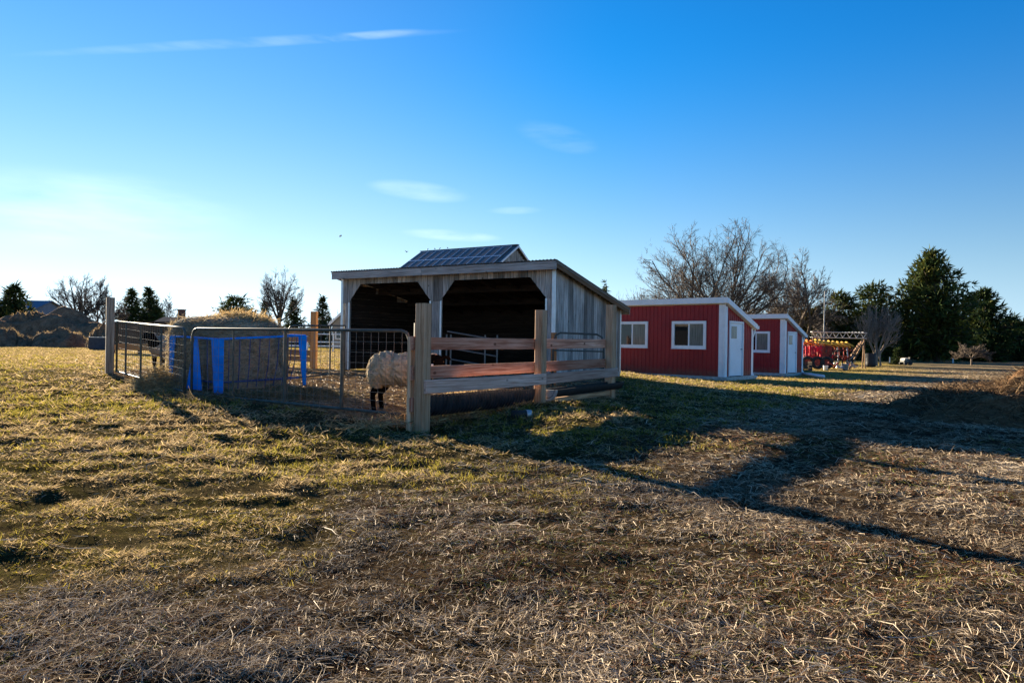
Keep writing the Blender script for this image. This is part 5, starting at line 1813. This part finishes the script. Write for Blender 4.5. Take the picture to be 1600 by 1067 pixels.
# ================================================================== fences behind the pen
def rail_run(name, label, A, B, zs, w, mat, posts, ph, pmat, t_=.03, group=None, cat='fence', pw=.1):
    root = thing(name, label, cat, (A.x, A.y, 0), 0, group)
    d = B - A
    for (z, ww, mm) in zs:
        nseg = max(1, posts - 1)
        for i in range(nseg):
            a, b = d * (i / nseg), d * ((i + 1) / nseg)
            ga, gb = gnd(A.x + a.x, A.y + a.y), gnd(A.x + b.x, A.y + b.y)
            beam('board', root, (a.x, a.y - .05, ga + z), (b.x, b.y - .05, gb + z), ww, t_, M[mm])
    for i in range(posts):
        a = d * (i / max(1, posts - 1))
        g0 = gnd(A.x + a.x, A.y + a.y)
        beam('post', root, (a.x, a.y + .03, g0 - .2), (a.x, a.y + .03, g0 + ph), pw, pw, M[pmat], up=(1, 0, 0))
    return root


A, B = at(360, 570, 20.5), at(487, 575, 19.0)
A.z = B.z = 0
hb = top_h(487, 487, 19)
rail_run('board_fence', 'orange-brown board fence at the back of the pen behind the blue feeder', A, B, [(.98, .16, 'orange_wood'), (.80, .16, 'orange_wood'), (.42, .16, 'orange_wood'), (.25, .15, 'orange_wood')], .15, 'orange_wood', 3, 1.2, 'orange_wood')
o = beam('wooden_post', None, (B.x + .08, B.y - .1, gnd(B.x, B.y) - .2), (B.x + .08, B.y - .1, gnd(B.x, B.y) + hb), .17, .17, M['orange_wood'], up=(1, 0, 0))
tag(o, 'tall orange-brown square post at the end of the back board fence', 'post')
A, B = at(177, 560, 31), at(300, 558, 29.5)
A.z = B.z = 0
rail_run('board_fence', 'dark old board fence with an orange-brown bottom board beyond the left gate', A, B,
         [(.30 + .0, .30, 'orange_wood'), (.58, .19, 'dark_fence'), (.78, .19, 'dark_fence'), (.98, .19, 'dark_fence'), (1.18, .19, 'dark_fence'), (1.36, .16, 'dark_fence')], .19, 'dark_fence', 4, 1.4, 'dark_fence')
A, B = at(440, 548, 46), at(640, 550, 46)
A.z = B.z = 0
rail_run('paddock_fence', 'pale rail fence round the far paddock seen left of the barn', A, B, [(.35, .09, 'white'), (.62, .08, 'white'), (1.15, .08, 'white')], .09, 'white', 6, 1.2, 'white', .03, pw=.08)

# ================================================================== houses far left
def house(label, u0, u1, vr, ve, Yq, dep, wall, roof, chim=None, wins=2, rz=0.0, gable_x=False):
    a, b = at(u0, 540, Yq), at(u1, 540, Yq)
    cx = (a.x + b.x) / 2; g0 = gnd(cx, Yq)
    W = b.x - a.x
    root = thing('house', label, 'house', (cx, Yq, g0), rz)
    hr, he = top_h((u0 + u1) / 2, vr, Yq), top_h((u0 + u1) / 2, ve, Yq)
    MB().box((-W / 2 + .3, 0, -.3), (W / 2 - .3, dep, he)).build('wall', M[wall], root)
    ry = dep / 2
    if gable_x:      # ridge runs away from us: gable faces the camera
        MB().prism([(-W / 2 + .3, 0, he + .001), (W / 2 - .3, 0, he + .001), (0, 0, hr - .15)], (0, dep, 0)).build('gable', M[wall], root)
        for s in (-1, 1):
            MB().prism([(s * W / 2, -.3, he - .15), (0, -.3, hr - .1), (0, -.3, hr), (s * W / 2, -.3, he - .03)], (0, dep + .6, 0)).build('roof', M[roof], root)
            beam('barge_board', root, (s * W / 2, -.33, he - .14), (0, -.33, hr - .12), .18, .05, M['white'])
    else:
        mb = MB()
        mb.prism([(-W / 2, -.3, he - .1), (-W / 2, ry, hr - .12), (-W / 2, ry, hr), (-W / 2, -.3, he + .05)], (W, 0, 0))
        r1 = mb.build('roof', M[roof], root)
        MB().prism([(-W / 2, dep + .3, he - .1), (-W / 2, ry + .002, hr - .12), (-W / 2, ry + .002, hr), (-W / 2, dep + .3, he + .05)], (W, 0, 0)).build('roof', M[roof], root)
        MB().prism([(-W / 2 + .3, .1, he), (-W / 2 + .3, dep - .1, he), (-W / 2 + .3, ry, hr - .2)], (W - .6, 0, 0)).build('gable', M[wall], root)
        if chim is not None:
            cxx = at(chim, 540, Yq).x - cx
            MB().box((cxx - .3, ry - .3, hr - .5), (cxx + .3, ry + .3, hr + .75)).box((cxx - .36, ry - .36, hr + .75), (cxx + .36, ry + .36, hr + .85)).build('chimney', M['brick'], r1)
    for i in range(wins):
        x = -W / 2 + W * (i + 1) / (wins + 1)
        w_ = MB().box((x - .65, -.05, he * .38), (x + .65, .0, he * .8)).build('window', M['white'], root)
        MB().box((x - .56, -.06, he * .42), (x - .03, -.052, he * .76)).box((x + .03, -.06, he * .42), (x + .56, -.052, he * .76)).build('pane', M['glass'], w_)
    return root


M['brick'] = m_plain('dark_brick', (.14, .07, .05), .9, 0, .3, 4)
M['siding_blue'] = m_plain('blue_grey_siding', (.16, .22, .30), .7, 0, .15, 3)
M['siding_grey'] = m_plain('grey_siding', (.24, .23, .22), .7, 0, .15, 3)
M['shingle'] = m_plain('grey_brown_shingles', (.10, .085, .08), 1.0, 0, .25, 6)
M['shingle'].node_tree.nodes['Principled BSDF'].inputs['Specular IOR Level'].default_value = .05
M['shingle_blue'] = m_plain('blue_grey_shingles', (.12, .16, .22), .8, 0, .2, 6)
house('blue-grey house behind the conifer at the far left', -60, 46, 466, 487, 82, 8, 'siding_blue', 'shingle_blue', None, 3)
house('low bungalow with a grey-brown roof and chimney left of the hay bale', 236, 330, 494.5, 507, 72, 5, 'siding_grey', 'shingle', 265, 3)
house('grey house with a steep roof just left of the open barn', 514, 556, 486, 506, 62, 8, 'siding_grey', 'shingle', None, 1, 0.0, True)

# ================================================================== farm machinery row
Ym = 38.0
mo = at(1253, 577, Ym)
mg = gnd(mo.x + 1.5, Ym)
MX = lambda u: (u - 1253) / 1067 * Ym
MZ = lambda v: (578 - v) / 1067 * Ym
imp = thing('farm_implement', 'red farm implement with overlapping yellow shields parked beyond the farther red shed', 'farm machine', (mo.x, mo.y, mg), -.12)
rm = random.Random(4)
for row in range(2):
    for i in range(11):
        x = MX(1256 + i * 6.6) + row * .1
        z = MZ(537 + row * 3.5) + rm.uniform(-.04, .04) - i * .008
        mat = 'orange_paint' if (i < 4 and rm.random() < .7) else 'yellow'
        M.setdefault('orange_paint', m_plain('orange_paint', (.70, .17, .02), .4, 0, .3, 5))
        y = row * .35
        MB().prism([(x - .12, y, z + .10), (x + .26, y, z - .10), (x + .30, y, z - .045), (x - .06, y, z + .16)], (0, .30, .05)).build('shield', M[mat], imp)
        MB().tube([(x, y + .1, z), (x + .05, y + .12, MZ(556)), (x - .08, y + .05, MZ(563))], .02, 5).build('tine_arm', M['rust'], imp)
for i in range(9):
    x = MX(1254 + i * 3.1)
    lo_, hi_ = MZ(rm.uniform(550, 559)), MZ(rm.uniform(541, 546))
    y_ = rm.uniform(-.25, .1)
    mb = MB().prism([(x, y_, lo_), (x + .07, y_ - .06, lo_ - .02), (x + .09, y_ - .07, hi_), (x - .02, y_, hi_ + .04)], (.0, .05, .02))
    mb.build('red_plate', M['bright_red'], imp)
for i in range(4):
    x = MX(1281 + i * 4.2)
    MB().prism([(x, -.05, MZ(563)), (x + .13, -.05, MZ(562)), (x + .14, -.05, MZ(541)), (x + .01, -.05, MZ(542))], (0, .1, 0)).build('red_plate', M['rust'], imp)
for z, m_ in ((MZ(548), 'rust'), (MZ(558), 'rust'), (MZ(563), 'rubber')):
    MB().box((0, .3, z - .06), (MX(1332), .42, z + .06)).build('frame_beam', M[m_], imp)
for i in range(5):
    x = MX(1300 + i * 7)
    MB().tube([(x, .2, MZ(543)), (x + .05, .15, MZ(560)), (x - .05, .1, .1)], .035, 6).build('leg', M['steel' if i % 2 else 'rubber'], imp)
for i in range(46):
    x = rm.uniform(.02, MX(1338)); z = rm.uniform(MZ(572), MZ(545)); y = rm.uniform(-.35, .5)
    a_r = rm.uniform(0, 3.14); l_ = rm.uniform(.15, .42)
    dx_, dz_ = math.cos(a_r) * l_ / 2, math.sin(a_r) * l_ / 2
    z = max(z, .06 + abs(dz_))
    MB().tube([(x - dx_, y, z - dz_), (x + dx_, y + rm.uniform(-.1, .1), z + dz_)], rm.uniform(.015, .035), 5).build('linkage', M[rm.choice(['rust', 'rust', 'bright_red', 'rubber', 'rubber', 'gate_metal', 'steel'])], imp)
for i, u in enumerate((1259, 1274, 1287)):
    x = MX(u)
    w_ = MB()
    ring = 18
    V, Fc = [], []
    prof = [(.20, -.10), (.33, -.11), (.36, -.06), (.36, .06), (.33, .11), (.20, .10)]
    for k in range(ring):
        a = 2 * math.pi * k / ring
        for rr_, yy in prof: V.append((x + rr_ * math.cos(a), -.25 + yy, .36 + rr_ * math.sin(a)))
    n = len(prof)
    for k in range(ring):
        for j in range(n): Fc.append((k * n + j, ((k + 1) % ring) * n + j, ((k + 1) % ring) * n + (j + 1) % n, k * n + (j + 1) % n))
    w_.add(V, Fc)
    wo = w_.build('wheel', M['rubber'], imp, True)
    MB().tube([(x, -.31, .36), (x, -.19, .36)], .19, 14).build('hub', M['rust'], wo)
MB().box((-.05, -.3, MZ(564)), (MX(1276), .5, MZ(561))).build('deck', M['rail_grey'], imp)
# grey lattice boom on its own trestles
bo_ = at(1268, 577, 40.0)
boom = thing('lattice_boom', 'grey steel lattice boom lying above the red and yellow implement', 'steel boom', (bo_.x, bo_.y, gnd(bo_.x, bo_.y)), -.1)
BL = (1350 - 1268) / 1067 * 40
z0, z1 = (578 - 530) / 1067 * 40, (578 - 521.5) / 1067 * 40
for yy in (0, .3):
    for zz in (z0, z1): MB().tube([(0, yy, zz), (BL, yy, zz - .03)], .025, 6).build('chord', M['steel'], boom)
for i in range(16):
    xa, xb = BL * i / 16, BL * (i + 1) / 16
    MB().tube([(xa, 0, z0 if i % 2 else z1), (xb, 0, z1 if i % 2 else z0)], .014, 5).build('lattice_bar', M['steel'], boom)
    MB().tube([(xa, 0, z1), (xa, .3, z1)], .014, 5).build('lattice_bar', M['steel'], boom)
for x in (.1, BL - .1):
    for s in (-1, 1): MB().tube([(x, .15, z0 - .02), (x + s * .18, .15 + s * .25, 0)], .035, 6).build('trestle_leg', M['rake_wood'], boom)
# leaning planks
for k, (ua, ub) in enumerate(((1347, 1320), (1350, 1326), (1343, 1316))):
    pa, pb = at(ua, 532 + k * 2, 38.6), at(ub, 572 + k, 37.6)
    pb.z = gnd(pb.x, pb.y)
    o = beam('leaning_plank', None, tuple(pb), tuple(pa), .16, .05, M['rake_wood'], up=(0, 1, 0))
    tag(o, ['middle of three brown planks leaning against the lattice boom', 'rightmost of three brown planks leaning against the lattice boom', 'leftmost of three brown planks leaning against the lattice boom'][k], 'plank', 'planks leaning on the boom')
# odds and ends at the foot of the row
def lathe(name, prof, loc, mat, label, cat, n=14, group=None, tilt=0):
    V = [(r_ * math.cos(2 * math.pi * j / n), r_ * math.sin(2 * math.pi * j / n), z) for r_, z in prof for j in range(n)]
    Fc = [(i * n + j, i * n + (j + 1) % n, (i + 1) * n + (j + 1) % n, (i + 1) * n + j) for i in range(len(prof) - 1) for j in range(n)] + [tuple(range(n))[::-1]]
    o = MB().add(V, Fc).build(name, mat, None, True)
    o.location = loc; o.rotation_euler = (tilt, 0, 0)
    return tag(o, label, cat, group)


pail = [(.10, 0), (.125, .24), (.13, .25), (.12, .25), (.09, .02)]
p = base_pt(1290, 575, 36.4); lathe('bucket', pail, p, M['white'], 'white bucket on the ground in front of the red plates', 'bucket')
p = base_pt(1321, 576, 36.6); lathe('bucket', [(a * 1.25, b * 1.4) for a, b in pail], p, M['steel'], 'larger grey bucket right of the white one under the implement', 'bucket')
p = base_pt(1360, 575, 44); lathe('barrel', [(.30, 0), (.31, .28), (.30, .3), (.31, .58), (.30, .6), (.31, .86), (.29, .88), (.0, .87)], p, M['rubber'], 'black barrel beside the trunk of the pale-barked small tree', 'barrel')
p = base_pt(1259, 577, 35.6)
cr = thing('crate_stack', 'stack of dark slatted crates beside the farther shed drainpipe', 'crates', p, .1)
for k in range(2):
    z = k * .25
    for j in range(3): beam('slat', cr, (-.25, -.2, z + .05 + j * .075), (.25, -.2, z + .05 + j * .075), .06, .015, M['dark_fence'])
    MB().box((-.25, -.18, z + .02), (.25, .22, z + .05)).box((-.25, -.18, z + .05), (-.235, .22, z + .24)).box((.235, -.18, z + .05), (.25, .22, z + .24)).build('crate_body', M['dark_fence'], cr)
for k, (u, v, Yq, mt) in enumerate(((1303, 575, 36.2, 'rust'), (1311, 576, 36.0, 'steel'), (1333, 576, 37, 'rail_grey'))):
    p = base_pt(u, v, Yq)
    mb = MB()
    for j in range(5):
        a = rm.uniform(0, 6.28)
        mb.tube([(rm.uniform(-.1, .1), 0, .1 + j * .03), (.3 * math.cos(a), .2 * math.sin(a), rm.uniform(.12, .5))], .028, 5)
    o = mb.build('scrap_pile', M[mt], None); o.location = p
    tag(o, ['rusty red scrap bars on the ground under the implement', 'grey scrap bars beside the rusty ones under the implement', 'brown scrap sticks at the foot of the leaning planks'][k], 'scrap', kind='stuff')
# metal pole, marker posts, cart
Yp = 47
M['pole'] = m_plain('weathered_pole', (.30, .29, .27), .7, 0, .2, 4)
p = base_pt(1286, 570, Yp)
pl = MB().tube([(0, 0, -.3), (.02, 0, 2), (.05, 0, top_h(1287, 455, Yp))], [.05, .045, .035], 8).build('metal_pole', M['pole'], None, True)
pl.location = p
tag(pl, 'tall thin pale grey metal pole rising behind the lattice boom', 'pole')
for u, v0, v1, Yq, lb in ((1390, 556, 566, 60, 'short white marker post on the lawn right of the pale-barked tree'), (1375, 551, 574, 49, 'pale wooden stake just right of the pale-barked tree trunk'), (1489, 559, 566, 72, 'tiny pale marker post at the field edge left of the umbrella-shaped tree')):
    p = base_pt(u, v1, Yq)
    o = MB().box((-.035, -.035, -.2), (.035, .035, (v1 - v0) / 1067 * Yq)).prism([(-.035, -.035, (v1 - v0) / 1067 * Yq), (.035, -.035, (v1 - v0) / 1067 * Yq), (0, -.035, (v1 - v0) / 1067 * Yq + .05)], (0, .07, 0)).build('marker_post', M['white'] if Yq != 49 else M['bark_pale'])
    o.location = p
    tag(o, lb, 'post')
p = base_pt(1415, 572, 55)
ct = thing('garden_cart', 'small dark garden cart with a pale hood beside the evergreen shrub', 'cart', p, .2)
MB().prism([(-.45, -.3, .32), (.45, -.3, .32), (.45, -.3, .55), (.1, -.3, .60), (-.45, -.3, .5)], (0, .6, 0)).build('body', M['gate_metal'], ct)
MB().prism([(-.42, -.31, .52), (.0, -.31, .60), (-.05, -.31, .78), (-.36, -.31, .72)], (0, .62, 0)).build('hood', M['pole'], ct)
MB().prism([(.1, -.2, .6), (.4, -.2, .6), (.45, -.2, .85), (.36, -.2, .85), (.32, -.2, .68), (.1, -.2, .68)], (0, .4, 0)).build('seat', M['rubber'], ct)
ct.scale = (.75, .75, .75)
for x, rr_ in ((-.32, .17), (.30, .24)):
    for y in (-.36, .30): MB().tube([(x, y, rr_), (x, y + .1, rr_)], rr_, 14).build('wheel', M['rubber'], ct)

# ================================================================== birds on the solar barn's ridge and one in the air
def bird(loc, rz, label, fly=False):
    mb = MB()
    mb.tube([(-.18, 0, .13), (-.08, 0, .15), (.0, 0, .19), (.07, 0, .25), (.11, 0, .28), (.15, 0, .275)], [.012, .04, .06, .045, .035, .006], 8)
    if fly:
        for s in (-1, 1): mb.prism([(.04, s * .03, .2), (-.05, s * .03, .19), (-.08, s * .25, .28), (-.02, s * .3, .3)], (0, 0, .012))
    else:
        for s in (-1, 1): mb.tube([(.0, s * .02, .15), (.01, s * .02, .0)], .006, 4)
    k_ = .55
    mb.v = [(a * k_, b * k_, c * k_) for a, b, c in mb.v]
    o = mb.build('bird', M['rubber'], None, True)
    o.location = loc; o.rotation_euler = (0, 0, rz)
    return tag(o, label, 'bird', 'birds about the solar barn')


for k, u in enumerate((666, 677, 685, 697)):
    f = frac_on(sb, a_, u)
    p = sb.lerp(a_, f)
    bird((p.x, p.y, a_.z + .10), barn_rz + [0, 3.1, .2, 3.0][k], ['leftmost', 'second from left', 'third from left', 'rightmost'][k] + ' of the small dark birds perched on the solar barn ridge')
bird(tuple(at(532, 372, 40)), .6, 'small dark bird in flight high above the left end of the open barn', True)
bird(tuple(at(635, 396, 45)), 2.6, 'small dark bird in flight just left of the solar panels', True)
